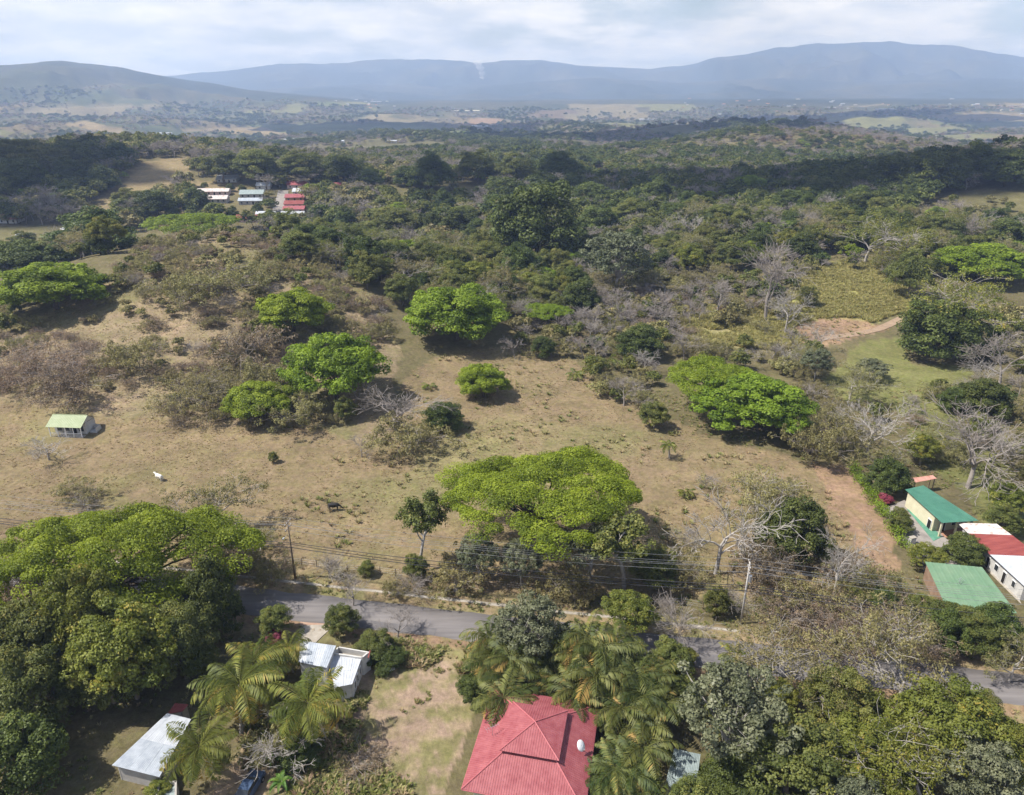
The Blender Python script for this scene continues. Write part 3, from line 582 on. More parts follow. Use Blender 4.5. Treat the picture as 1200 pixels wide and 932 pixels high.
TREES = [
 # kind, u, v, width, name, label, height factor, variant
 ('rain',637,557,286,'rain_tree','broad umbrella rain tree in full leaf beside the road, in the dry pasture',.86,0),
 ('rain',126,622,314,'rain_tree','huge spreading rain tree overhanging the road near the coconut palms',1.0,1),
 ('rain',842,432,128,'rain_tree','bright umbrella tree, back one of the overlapping pair on the pasture edge',.95,2),
 ('dome',885,470,142,'rain_tree','bright umbrella tree, front one of the overlapping pair on the pasture edge',.66,0),
 ('dome',392,428,124,'rain_tree','bright domed tree with deep shade at the foot of the dry hill',.95,0),
 ('dome',533,366,134,'rain_tree','large bright green tree behind the lone round tree in the pasture',.72,1),
 ('dome',566,446,70,'shade_tree','lone round bright green tree standing in the open dry pasture',.8,1),
 ('dome',341,364,96,'rain_tree','rounded green tree on the shoulder of the dry hill above the domed tree',.75,1),
 ('dome',304,468,88,'shade_tree','leafy green tree at the hill foot, next to olive bushes and a dark shadow',.72,0),
 ('rain',222,254,106,'flat_topped_tree','flat topped pale green tree with bare white limbs on the hill summit',.8,2),
 ('dome',62,342,130,'flat_topped_tree','wide bright green tree just behind the left shoulder of the hill',.6,1),
 ('dome',1150,305,110,'flat_topped_tree','bright flat green tree on the slope beyond the cane field',.55,0),
 ('dense',110,298,115,'evergreen_tree','dense olive green tree behind the hill next to the open field',.6,0),
 ('dense',30,312,80,'evergreen_tree','dark leafy tree behind the hill beside the wide bright one',.6,1),
 ('dense',628,270,124,'evergreen_tree','largest dark rounded tree rising above the valley wood',.95,2),
 ('dense',610,316,62,'evergreen_tree','small dark tree beneath the largest dark rounded tree',.9,0),
 ('dense',748,405,60,'evergreen_tree','compact dark green tree beside palms at the pasture corner',.85,1),
 ('dense',1100,392,105,'evergreen_tree','broad dark evergreen standing in the green meadow',.8,2),
 ('dense',930,628,92,'evergreen_tree','dark leafy tree between the bare grey tree and the ploughed strip',1.0,0),
 ('dense',520,490,52,'evergreen_tree','dark green bushy tree joined to a grey leafless one in the pasture',.8,1),
 ('olivebush',482,510,66,'scrub_bush','low olive bush below the dark bushy tree in the pasture',.9,0),
 ('bare',462,478,88,'leafless_tree','wide grey leafless tree leaning on the dark bush in the pasture',.55,1),
 ('bare',423,522,30,'leafless_tree','tiny bare sapling standing alone in the pasture',.9,2),
 ('bare',54,524,50,'leafless_tree','crooked leaning bare tree next to the little white house',.6,0),
 ('yellow',145,755,140,'broadleaf_tree','dense green tree with yellow tips in front of the huge rain tree',1.2,0),
 ('yellow',98,716,118,'broadleaf_tree','yellowing leafy tree growing against the huge rain tree',1.5,0),
 ('mid',208,758,92,'broadleaf_tree','green tree shading the bare earth near the tin roof',1.2,1),
 ('mid',38,762,115,'broadleaf_tree','dark broadleaf tree at the edge of the grove by the yellowing tree',1.2,1),
 ('mid',30,815,120,'broadleaf_tree','large leafy tree over the shaded ground beside the tin roofed shed',1.1,2),
 ('dense',20,890,120,'broadleaf_tree','dark shaded tree at the near end of the grove',1.0,2),
 ('mid',125,785,100,'broadleaf_tree','leafy tree in the middle of the grove above shaded bare earth',1.15,2),
 ('brownwide',38,690,75,'dry_tree','brown dry crown tucked under the huge rain tree',3.2,0),
 ('dense',245,712,85,'broadleaf_tree','dark tree under the roadside edge of the huge rain tree',1.35,0),
 ('mid',322,728,44,'garden_shrub','shrub with pale yellow top beside the driveway',1.0,1),
 ('mid',232,775,50,'garden_shrub','dark shrub at the foot of the palm grove',.9,0),
 ('feather',243,592,90,'roadside_tree','sparse olive tree at the pasture fence beyond the huge rain tree',1.0,0),
 ('feather',302,636,58,'roadside_tree','small olive roadside tree next to the leaning utility pole',1.0,1),
 ('olivebush',285,660,30,'scrub_bush','olive bush on the roadside bank near the small olive tree',1.0,1),
 ('slim',490,622,46,'roadside_tree','tall light green tree by the road with leafy base',1.1,0),
 ('mid',487,665,32,'roadside_bush','bright leafy bush under the tall light green tree',1.2,0),
 ('mid',430,667,23,'roadside_bush','small round green bush alone on the roadside bank',.9,1),
 ('mid',400,728,46,'garden_tree','round small green tree next to the white roofed building',.9,0),
 ('bare',412,692,42,'leafless_tree','thin bare tree at the road edge above the small round tree',.95,1),
 ('bare',464,730,46,'leafless_tree','dark bare sapling at the near edge of the road',.8,2),
 ('mid',440,757,52,'garden_shrub','leafy shrub behind the white roofed building',.7,2),
 ('dense',452,772,50,'garden_shrub','dark low shrub in the shade by the white walled building',.55,1),
 ('greyleaf',560,650,62,'roadside_tree','grey green tree by the road under the umbrella rain tree, nearer the tall light tree',1.1,0),
 ('greyleaf',610,655,58,'roadside_tree','pale forked grey green tree under the umbrella rain tree',1.2,1),
 ('slim',692,645,52,'roadside_tree','slender grey leaved tree in the shade of the umbrella rain tree',.85,1),
 ('slim',735,640,58,'roadside_tree','slender light green tree with pale forked trunk beside the umbrella rain tree',.9,0),
 ('mid',768,668,62,'roadside_tree','dense green bush tree in shadow on the sunless flank of the umbrella rain tree',.9,0),
 ('olivebush',535,672,55,'roadside_bush','olive roadside scrub behind the pale stump',1.0,1),
 ('olivebush',655,682,52,'roadside_bush','low shaded scrub under the umbrella rain tree',1.0,0),
 ('yellow',738,718,72,'garden_tree','yellow green tree at the road edge behind the palm clumps',1.0,1),
 ('barebush',798,730,56,'leafless_shrub','reddish leafless shrub with upright stems at the road edge',1.4,0),
 ('mid',840,705,38,'roadside_bush','bright green bush on the far verge near the utility pole',1.1,2),
 ('bare',845,622,100,'leafless_tree','pale grey leafless tree beside the dark leafy tree',1.0,0),
 ('feather',900,590,90,'roadside_tree','thin olive tree rising behind the dark leafy tree',1.0,0),
 ('olivebush',800,662,45,'roadside_bush','olive shrub between the umbrella rain tree and the bare grey tree',1.2,2),
 ('brownbush',895,672,58,'dry_bush','russet bush next to the utility pole',1.6,0),
 ('brownbush',905,722,62,'dry_bush','dome shaped brown bush on the verge by the utility pole',1.0,1),
 ('brownwide',968,733,100,'dry_bush','broad brown scrub sprawling on the far verge',.8,0),
 ('brownwide',1055,738,92,'dry_bush','large grey brown bush beside the garden hedge row',1.1,0),
 ('bare',985,655,58,'leafless_tree','tall white trunked dead tree on the edge of the ploughed strip',1.6,0),
 ('mid',1000,702,32,'roadside_bush','dark green bush next to the dead white trunk',1.0,0),
 ('dense',1034,705,36,'roadside_bush','rounder dark bush one step from the dead white trunk',1.0,1),
 ('olivebush',1020,680,46,'roadside_bush','olive bush at the end of the ploughed strip',1.1,0),
 ('olivebush',940,700,55,'roadside_bush','olive scrub on the dry bank behind the russet bush',1.0,1),
 ('greyleaf',622,735,98,'garden_tree','grey green tree in front of the road behind the red roof',1.1,0),
 ('dense',558,808,50,'garden_shrub','dark shrub against the far corner of the red roof',.9,2),
 ('mid',660,795,46,'garden_shrub','bright leafy shrub below the palms behind the red roof',.8,1),
 ('mid',785,775,58,'garden_tree','dark green tree beside the palm clumps and leafless shrub',1.0,0),
 ('yellow',800,770,40,'garden_shrub','yellow green shrub by the road under the leafless shrub',.6,0),
 ('mid',802,812,46,'garden_tree','shaded leafy tree above the small tin shed',1.0,2),
 ('greyleaf',862,835,150,'garden_tree','big grey green tree with many pale limbs beside the small tin shed',1.0,1),
 ('mid',985,822,92,'garden_tree','fresh green rounded tree between grey green and olive crowns',1.0,0),
 ('yellow',1010,845,52,'garden_tree','small yellow flowered tree tucked against the fresh green tree',.9,1),
 ('mid',930,895,150,'garden_tree','wide fine leaved green tree below the big grey green tree',.75,2),
 ('yellow',1020,880,130,'garden_tree','fine leaved green tree below the yellow flowered tree',.8,1),
 ('dense',860,915,80,'garden_tree','dark green low tree next to the small tin shed',.7,0),
 ('feather',1062,785,135,'garden_tree','sparse olive tree with bare branches overhanging the road',1.0,1),
 ('feather',930,775,110,'garden_tree','thin brownish tree spreading over the road beside the young palm',.9,0),
 ('yellow',1120,850,150,'garden_tree','big yellow green tree at the roadside corner',.9,0),
 ('feather',1090,900,130,'garden_tree','pale lacy tree below the big yellow green tree',1.0,2),
 ('greyleaf',1145,905,120,'garden_tree','grey lacy tree next to the big yellow green tree',1.0,0),
 ('yellow',1185,880,90,'garden_tree','yellow green tree at the outer edge of the garden',1.0,1),
 ('feather',1192,770,62,'roadside_tree','olive tree with leaning pale trunk at the road edge',1.3,1),
 ('dense',1040,562,56,'garden_tree','grey green tree shading the driveway by the tall hedge',.9,0),
 ('yellow',1082,524,46,'garden_tree','bright lime green tree above the salmon roofed shelter',1.0,0),
 ('mid',1056,616,30,'garden_shrub','round clipped shrub on the paved driveway',.85,0),
 ('dense',1130,648,52,'garden_tree','dark green tree between the two green roofs',.85,1),
 ('yellow',1086,652,46,'garden_shrub','yellow leaved shrub at the end of the tall hedge',.8,1),
 ('mid',1055,605,26,'garden_shrub','small shrub between hedge and driveway',.8,1),
 ('yellow',1182,585,56,'garden_tree','yellow green tree behind the long red and white roof',1.0,0),
 ('mid',1175,610,48,'garden_tree','green tree against the wall of the long building',.8,2),
 ('mid',1112,730,62,'garden_shrub','leafy shrub below the pale green roof',.9,1),
 ('dense',1165,738,72,'garden_tree','dark green tree at the foot of the pale green roof',.95,2),
 ('yellow',1118,748,24,'garden_shrub','small bright yellow spiky shrub on the road bank',1.1,1),
 ('mid',1080,715,44,'garden_shrub','green shrub by the brown side wall of the pale green roof',.9,0),
 ('bare',1025,495,78,'leafless_tree','white limbed leafless tree above the tall hedge',.9,0),
 ('bare',1148,520,115,'leafless_tree','big twisted grey leafless tree behind the green roofed house',.85,1),
 ('bare',1182,415,68,'leafless_tree','leafless tree with pale trunk beside the green meadow',1.0,2),
 ('bare',905,322,72,'leafless_tree','tall grey leafless tree between the two cane fields',1.3,1),
 ('bare',842,345,40,'leafless_tree','grey leafless tree in the pale cane field',1.1,2),
 ('bare',925,360,50,'leafless_tree','short grey leafless tree beside the ploughed patch',1.1,0),
 ('greyleaf',958,424,44,'field_tree','grey green tree next to the umbrella pair',1.0,0),
 ('greyleaf',1023,432,44,'field_tree','dark spreading low tree in the meadow corner',.6,1),
 ('feather',1000,447,56,'field_tree','olive tree with pale trunk at the meadow corner',.9,0),
 ('olivebush',985,508,50,'scrub_bush','olive bush clump near the head of the tall hedge',1.3,0),
 ('olivebush',960,520,52,'scrub_bush','light olive bush at the edge of the umbrella pair',1.3,1),
 ('mid',1101,455,26,'field_bush','small round green bush in the meadow',1.0,0),
 ('dense',1150,470,72,'field_tree','dark green thicket at the meadow edge',.7,0),
 ('mid',946,347,28,'field_tree','small dark tree standing at the cane field edge',1.0,1),
 ('mid',1068,322,58,'field_tree','green tree at the far corner of the cane field',1.1,0),
 ('feather',1140,352,105,'field_tree','pale lacy tree above the broad dark evergreen',.9,2),
 ('feather',1020,275,72,'field_tree','pale yellow tree beyond the cane field',1.0,2),
 ('greyleaf',725,300,95,'wood_tree','pale grey green spreading tree in the valley wood',.9,0),
 ('rain',640,360,60,'wood_tree','lime green crown in the scrub behind the lone round tree',1.0,2),
 ('olivebush',160,412,52,'scrub_bush','round light olive bush alone on the hill slope',1.0,0),
 ('brownwide',45,425,92,'dry_bush','big brown thicket on the lower left flank of the hill',1.0,0),
 ('brownbush',92,440,62,'dry_bush','dark brown thicket with a dead stem beside the big one',1.1,1),
 ('olivewide',235,462,88,'scrub_bush','wide olive thicket at the foot of the hill',1.0,1),
 ('brownbush',290,408,66,'dry_bush','brown bush below the rounded green hill tree',1.1,2),
 ('olivebush',270,328,64,'scrub_bush','olive bush beside the rounded green hill tree',1.0,2),
 ('olivebush',322,440,56,'scrub_bush','olive bush against the bright domed tree',1.1,0),
 ('olivebush',350,480,50,'scrub_bush','olive bush in front of the bright domed tree',1.1,1),
 ('olivebush',210,345,50,'scrub_bush','olive bush high on the hill slope',1.0,1),
 ('olivebush',90,573,40,'scrub_bush','low sparse olive bush just beyond the huge rain tree crown',.8,2),
 ('barebush',100,590,30,'leafless_shrub','small bare shrub near the white calf',.7,1),
 ('mid',320,537,14,'field_bush','tiny green sapling in the open pasture',1.1,2),
]
for k, u, v, w, nm, lb, hz, var in TREES:
    place(k, u, v, w, nm, lb, 'bush' if 'bush' in nm or 'shrub' in nm else 'tree', hz, var)
MARKS = dict(
 wood=[((340,235),'near the village street'),((628,285),'around the largest dark rounded tree'),((905,300),'near the tall grey leafless tree'),((1020,290),'beyond the cane field'),((520,228),'by the olive coloured clearing'),((1090,215),'on the dark ridge above the cane field'),((60,230),'behind the dry hill past the parked cars'),((430,300),'on the far foot of the dry hill'),((750,240),'in the shaded middle of the valley wood'),((180,230),'beside the tan hill field'),((690,340),'in the grey thicket behind the pasture corner'),((540,310),'behind the large bright pasture tree')],
 hilltop=[((222,285),'under the flat topped summit tree'),((340,350),'around the rounded green hill tree'),((430,360),'on the hill shoulder facing the pasture'),((160,340),'on the left shoulder of the dry hill')],
 slope=[((80,470),'above the little white house'),((160,412),'near the round light olive hill bush'),((235,462),'beside the wide olive thicket'),((392,428),'around the bright domed tree'),((45,425),'near the big brown thicket'),((60,350),'behind the left hill shoulder'),((270,400),'on the middle of the dry hill slope')],
 thicket=[((748,405),'near the compact dark tree'),((905,340),'around the tall grey leafless tree'),((640,380),'behind the lone round tree'),((840,440),'behind the umbrella pair'),((1000,310),'at the cane field edge'),((720,340),'in the grey leafless thicket')],
 corner=[((1100,392),'beside the broad dark evergreen'),((1025,495),'near the white limbed leafless tree'),((1148,520),'by the big twisted leafless tree'),((960,470),'next to the umbrella pair'),((1180,585),'behind the long outbuilding'),((1180,430),'at the meadow edge')],
 verge=[((346,660),'near the pole with the street lamp'),((640,680),'under the umbrella rain tree'),((868,700),'near the concrete pole with the white box'),((1000,700),'by the dead white trunk'),((1130,735),'below the pale green roof'),((490,665),'near the pale stump')],
 garden=[((862,835),'beside the big grey green garden tree'),((1120,850),'around the big yellow green tree'),((985,822),'near the fresh green rounded tree'),((650,760),'behind the red roof')],
 grove=[((100,705),'near the yellowing tree of the grove'),((30,815),'in the deep shade of the grove'),((170,800),'by the tin roofed shed')])
def where(word, u, v):
    return min(MARKS[word], key=lambda m: (m[0][0]-u)**2+((m[0][1]-v)*1.6)**2)[1]
BIG = [('dense',1000,214,58),('dense',1046,206,66),('dense',1096,204,78),('dense',1142,196,66),('dense',1182,200,72),('dense',958,226,48),('dome',880,216,52),('dense',925,240,52),('dense',1012,240,48),('mid',820,244,46),
 ('dense',138,184,46),('dense',98,188,60),('mid',58,192,62),('mid',18,184,66),('dense',28,208,66),('dense',84,206,50),('dense',182,242,56),('mid',150,236,44),('dense',118,214,44),
 ('mid',300,196,62),('mid',350,196,60),('mid',262,196,56),('dense',402,202,58),('dense',432,212,42),('dense',505,206,66),('dense',478,208,40),('mid',560,196,60),('mid',604,200,58),('dense',652,198,60),('dense',588,226,54),('dense',640,226,62),('dense',696,234,58),('mid',740,250,52),('dense',770,230,54),('mid',845,256,50),('dense',1180,280,70),('mid',1100,270,60),
 ('mid',460,262,60),('dense',385,286,62),('mid',430,276,50),('mid',350,288,54),('dense',540,262,56),('mid',500,300,58),('feather',470,320,60),('mid',570,300,52),('olivewide',690,330,70),('mid',690,290,52),('mid',800,300,50),('mid',860,300,54),('feather',780,330,52),('dense',700,262,60),('mid',985,262,50),('dense',1040,262,52),('mid',1075,285,52),('olivewide',830,320,60)]
BIGN = {'dense': ('evergreen_tree', 'broad dark crowned tree'), 'mid': ('broadleaf_tree', 'broad leafy green tree'), 'dome': ('shade_tree', 'bright broad green tree'), 'feather': ('olive_tree', 'broad sparse olive tree'), 'olivewide': ('scrub_thicket', 'wide olive thicket')}
PALMS = [
 ('coconut',290,756,105,'coconut_palm','coconut palm nearest the driveway, partly under the huge rain tree',0),
 ('coconut',272,806,125,'coconut_palm','tallest yellow fronded coconut palm in the middle of the grove',1),
 ('coconut',238,858,110,'coconut_palm','coconut palm leaning over the tin roofed shed',2),
 ('coconut',374,812,108,'coconut_palm','coconut palm in front of the white roofed building',1),
 ('coconut',338,752,62,'coconut_palm','small palm with reddish lower fronds by the driveway',0),
 ('areca',590,768,80,'palm_clump','areca palm clump at the far corner of the red roof, beside the dark shrub',0),
 ('areca',648,765,72,'palm_clump','areca palm clump in the middle behind the red roof',2),
 ('areca',700,757,82,'palm_clump','areca palm clump behind the small awning of the red roof',1),
 ('areca',745,785,78,'palm_clump','areca palm clump at the near edge of the road beside the red roof',2),
 ('areca',738,832,82,'palm_clump','areca palm clump with pale seed stalks beside the red roof',0),
 ('areca',730,896,68,'palm_clump','areca palm clump nearest the small tin shed',1),
 ('smallpalm',866,766,50,'young_palm','young bright palm standing above the grey green tree',0),
 ('smallpalm',786,522,26,'young_palm','lone small palm with stout trunk in the open pasture',0),
 ('lowpalm',805,576,26,'young_palm','stemless palm seedling low in the pasture grass',1),
 ('lowpalm',714,422,34,'young_palm','palm at the scrub edge beside the compact dark tree',0),
 ('lowpalm',674,438,30,'young_palm','palm at the scrub edge farther from the compact dark tree',1),
 ('lowpalm',503,452,26,'young_palm','palm tuft behind the grey leafless tree in the pasture',0),
]
rpl = random.Random(3)
for k, u, v, w, nm, lb, var in PALMS: place(k, u, v, w*rpl.uniform(.9, 1.1), nm, lb, 'palm', rpl.uniform(.85, 1.2), var, lean=(rpl.uniform(-.14, .14), rpl.uniform(-.14, .14)))
for i_, (k, u, v, w) in enumerate(BIG):
    lb_ = BIGN[k][1]+' '+where('wood', u, v); place(k, u, v, w, BIGN[k][0], lb_, 'tree', .72 if k != 'dome' else .6, i_ % 3, 'big: '+lb_)
print('heroes', round(time.time()-T0, 1))
# ------------------------------------------------------------------ scattered scrub and woodland
SCAT = [  # polygon, near y, far y, density, species weights, zone word
 ([(130,335),(178,268),(232,250),(310,262),(420,335),(470,370),(455,400),(385,395),(290,372),(205,368),(150,350)], 150, 290, .6, dict(olivebush=8, brownbush=3, mid=.7, barebush=1, feather=.5), 'hilltop'),
 ([(-60,410),(60,372),(150,345),(300,372),(335,470),(300,498),(210,480),(90,455),(-60,468)], 120, 270, .24, dict(olivebush=6, brownbush=4, barebush=1), 'slope'),
 ([(190,430),(300,380),(440,400),(400,500),(300,500),(210,492)], 120, 270, .5, dict(olivebush=5, brownbush=4, mid=1), 'slope'),
 ([(-80,352),(60,330),(150,318),(180,300),(130,345),(20,385),(-80,400)], 150, 330, .8, dict(olivebush=4, mid=2), 'slope'),
 ([(600,410),(610,345),(800,330),(960,300),(1080,325),(1060,335),(1010,302),(945,310),(905,385),(800,362),(780,400),(770,440),(770,490),(700,450),(650,408)], 150, 420, .92, dict(olivebush=5, mid=3, bare=3, feather=3, brownbush=2, dense=.8, barebush=1), 'thicket'),
 ([(600,340),(800,330),(830,365),(790,395),(700,390),(620,370)], 180, 420, .85, dict(bare=6, barebush=3, brownbush=2, feather=1), 'thicket'),
 ([(770,400),(930,390),(960,402),(930,425),(800,420)], 150, 420, .2, dict(olivebush=3, bare=2, mid=1), 'thicket'),
 ([(780,400),(960,395),(985,430),(1000,470),(950,450),(900,420),(800,412)], 150, 330, .6, dict(olivebush=4, feather=2, mid=1, bare=1), 'thicket'),
 ([(1060,505),(1200,500),(1260,520),(1260,560),(1150,570),(1100,545)], 100, 250, .2, dict(mid=2, olivebush=2, bare=1), 'corner'),
 ([(1060,240),(1210,212),(1300,215),(1300,262),(1130,272),(1050,264)], 250, 700, .12, dict(mid=3, olivebush=3, bare=2, dense=1), 'wood'),
 ([(900,500),(960,440),(1050,460),(1130,500),(1090,560),(1030,560),(1000,548),(920,530)], 100, 300, .35, dict(olivebush=4, brownbush=3, feather=2, mid=1.5, bare=1), 'corner'),
 ([(1050,440),(1130,440),(1260,420),(1260,560),(1190,560),(1140,480)], 100, 350, .45, dict(bare=2, brownbush=2, mid=2, olivebush=2, dense=1), 'corner'),
 ([(1060,335),(1085,360),(1140,365),(1260,340),(1260,440),(1170,430),(1140,400),(1070,400)], 120, 420, .6, dict(feather=3, mid=3, bare=1.5, dense=1), 'corner'),
 ([(820,560),(900,560),(985,640),(1010,690),(940,690),(840,700),(790,690),(800,620)], 80, 200, .30, dict(olivebush=4, feather=1, barebush=2, brownbush=2), 'verge'),
 ([(285,640),(600,668),(800,690),(800,715),(560,700),(290,682)], 80, 140, .22, dict(olivebush=4, brownbush=2, barebush=2, mid=.6), 'verge'),
 ([(780,690),(1060,690),(1120,760),(1080,770),(860,735),(780,712)], 70, 140, .2, dict(brownbush=5, olivebush=4, barebush=2), 'verge'),
 ([(1060,690),(1120,715),(1200,720),(1260,760),(1180,770),(1100,755)], 70, 140, .45, dict(mid=3, olivebush=2, dense=1), 'verge'),
 ([(1150,555),(1260,540),(1260,640),(1190,615),(1150,590)], 80, 220, .3, dict(mid=2, yellow=2, olivebush=1), 'corner'),
 ([(780,800),(960,790),(1110,800),(1240,830),(1240,1000),(830,1000),(800,940)], 30, 95, .55, dict(mid=4, yellow=2, greyleaf=2, feather=1), 'garden'),
 ([(-60,690),(250,690),(250,760),(190,800),(130,830),(110,960),(-60,960)], 30, 105, .22, dict(mid=4, dense=2, yellow=2), 'grove'),
 ([(560,745),(720,735),(790,760),(830,800),(800,870),(720,870),(705,800),(580,790)], 50, 95, .25, dict(mid=3, dense=2, areca=2), 'garden'),
]
rs = np.random.default_rng(77)
def grid_pts(x0, x1, y0, y1, sp):
    xs, ys = np.meshgrid(np.arange(x0, x1, sp), np.arange(y0, y1, sp)); xs = xs.ravel()+rs.uniform(-.5, .5, xs.size)*sp; ys = ys.ravel()+rs.uniform(-.5, .5, ys.size)*sp
    return xs, ys
hx = np.array(HEROES)
def clear(x, y, k=.62):
    m = np.ones(len(x), bool)
    for X, Y, R in hx:
        m &= (x-X)**2+(y-Y)**2 > (R*k)**2
    return m & (np.abs(road_d(x, y)) > 4.2)
def keep_off(u, v):
    m = np.ones(len(u), bool)
    for p in [[(1015,560),(1062,552),(1150,600),(1230,640),(1230,730),(1110,722),(1085,668),(1070,650),(1010,580)], [(520,790),(720,795),(715,990),(505,990)], [(1095,770),(1210,785),(1210,840),(1095,805)], [(755,742),(865,758),(865,802),(765,778)], [(340,735),(440,750),(440,812),(340,800)], [(120,830),(232,830),(225,925),(110,925)], [(770,868),(828,868),(828,940),(770,940)],
              [(45,478),(125,478),(125,520),(45,520)], [(960,540),(1000,545),(1064,660),(1040,680),(985,600)], [(230,208),(312,208),(314,266),(280,266),(230,243)], [(318,215),(362,215),(362,264),(318,266)], [(380,214),(404,214),(404,230),(380,230)]]: m &= ~inpoly(u, v, p)
    return m
ITEMS = []     # kind, x, y, z, scale, hz, zone, apparent size
for poly, ya, yb, dn, mix, word in SCAT:
    sp = 3.6 if word in ('hilltop', 'slope', 'verge') else 5.0
    x, y = grid_pts(-260, 330 if yb < 600 else 620, ya, yb, sp); z = ground(x, y); u, v, d = project(x, y, z)
    # the photo regions were read at crown height: look them up a little above the ground
    u2, v2, d2 = project(x, y, z+(1.5 if sp < 4 else 3))
    m = inpoly(u2, v2, poly) & (rs.random(len(x)) < dn) & clear(x, y) & keep_off(u, v)
    ks = list(mix); w = np.array([mix[k] for k in ks], float); w /= w.sum()
    for i in np.nonzero(m)[0]:
        k = ks[rs.choice(len(ks), p=w)]; s = rs.uniform(.55, 1.05)*(1 if k in ('olivebush', 'brownbush', 'barebush') else .72)
        if word == 'slope': s *= .8
        if word == 'hilltop': s *= .9
        if word == 'garden' or word == 'grove': s *= 1.05
        ITEMS.append((k, x[i], y[i], z[i], s, rs.uniform(.85, 1.15), word, PROTO[k][0]['w']*s/d[i]))
# the wide wood behind: everything beyond the slope that is not open land
x, y = grid_pts(-620, 760, 175, 900, 7.2); z = ground(x, y); u, v, d = project(x, y, z); zz = zone_of(x, y, z, False)
open_ix = [ZI[n] for n in OPEN]+[ZI['hill']]
line = np.interp(u, [-200, 0, 130, 180, 300, 420, 600, 800, 960, 1080, 1300], [320, 315, 300, 255, 270, 345, 395, 332, 305, 325, 335])
m = (v < line) & ~(np.isin(zz, open_ix) & ~((zz == ZI['hill']) & ((y > 275) | (x > -45)))) & (u > -140) & (u < 1340) & clear(x, y, .8) & keep_off(u, v)
patch = fbm(x/55, y/55, 201, 3); patch2 = fbm(x/80, y/80, 205, 3); dark = (u > 560) & (v < 262)
for i in np.nonzero(m)[0]:
    p = np.array([1.9, 4.0, 1.5, 1.8, 2.2, .9]) if not dark[i] else np.array([5, 3, .4, 1.2, .4, .35])
    if patch[i] > .28: p *= [.4, .5, .3, 2.8, 2.0, .2]
    if patch2[i] > .3: p *= [.7, 1.4, 3, .6, 1.2, 1.5]
    k = ['dense', 'mid', 'yellow', 'bare', 'feather', 'dome'][rs.choice(6, p=p/p.sum())]
    s = rs.uniform(.6, 1.5)*(.55 if k == 'dome' else 1)*(.9 if k == 'bare' else 1); ITEMS.append((k, x[i], y[i], z[i], s, rs.uniform(.75, 1.1), 'wood', PROTO[k][0]['w']*s/d[i]))
print('items', len(ITEMS), round(time.time()-T0, 1))
NAMES = {'dense': ('evergreen_tree', 'tree', 'dark green rounded tree'), 'mid': ('broadleaf_tree', 'tree', 'mid green leafy tree'), 'yellow': ('lime_green_tree', 'tree', 'yellow green tree'), 'bare': ('leafless_tree', 'tree', 'grey leafless tree'),
         'feather': ('olive_tree', 'tree', 'sparse olive coloured tree'), 'dome': ('shade_tree', 'tree', 'bright green domed tree'), 'olivebush': ('scrub_bush', 'bush', 'olive green scrub bush'), 'brownbush': ('dry_bush', 'bush', 'brown dry scrub bush'),
         'barebush': ('leafless_shrub', 'bush', 'leafless grey shrub'), 'greyleaf': ('grey_green_tree', 'tree', 'grey green leafy tree'), 'areca': ('palm_clump', 'palm', 'areca palm clump')}
PLACES = dict(hilltop='crowding the summit of the dry hill', slope='scattered on the slopes of the dry hill', thicket='in the thicket along the far edge of the pasture', corner='between the meadow and the green roofed house',
              verge='on the dry banks along the road', garden='in the garden around the red roofed house', grove='in the shady grove beside the tin roofed shed', wood='in the valley wood beyond the pasture')
LIM = dict(dense=90, mid=120, yellow=30, bare=110, feather=70, dome=40, olivebush=170, brownbush=120, barebush=60, greyleaf=30, areca=10)
REST = []; by = {}
for it in ITEMS: by.setdefault(it[0], []).append(it)
for k, its in by.items():
    its.sort(key=lambda q: -q[7]); lim = LIM[k]
    for n, (k_, X, Y, Z, s, hz, word, a) in enumerate(its):
        u_, v_, _ = project(X, Y, Z+3)
        if n < lim and -40 < u_ < 1240 and v_ < 990:
            nm, cat, lb = NAMES[k]; size = 'small ' if s < .7 else 'large ' if s > 1.1 else ''; lb2 = size+lb+' '+where(word, float(u_), float(v_)); plant(k, nm, lb2, cat, (X, Y, Z), s, s*hz, group='alike: '+lb2)
        else: REST.append((k, X, Y, Z, s, hz))
FI = dict(dense=0, mid=2, yellow=2, bare=6, feather=4, dome=10, olivebush=4, brownbush=8, barebush=6, greyleaf=2, areca=2)
def to_far(L):
    P = np.array([(a[1], a[2], a[3]) for a in L]); fi = np.array([FI[a[0]] for a in L])+rs.integers(0, 2, len(L))
    wr = {0: 11, 2: 10, 4: 8, 6: 9, 8: 8, 10: 20}; sc = np.array([PROTO[a[0]][0]['w']*a[4]/wr[FI[a[0]]] for a in L]); hz = np.array([a[5] for a in L])
    return P, rs.uniform(0, 6.28, len(L)), np.stack([sc, sc, sc*hz], 1), fi
P, r_, s_, f_ = to_far(REST)
gn_scatter('woodland', 'mass of trees and scrub too dense to count behind the single trees of the valley', P, r_, s_, f_, FARC, cat='woodland')
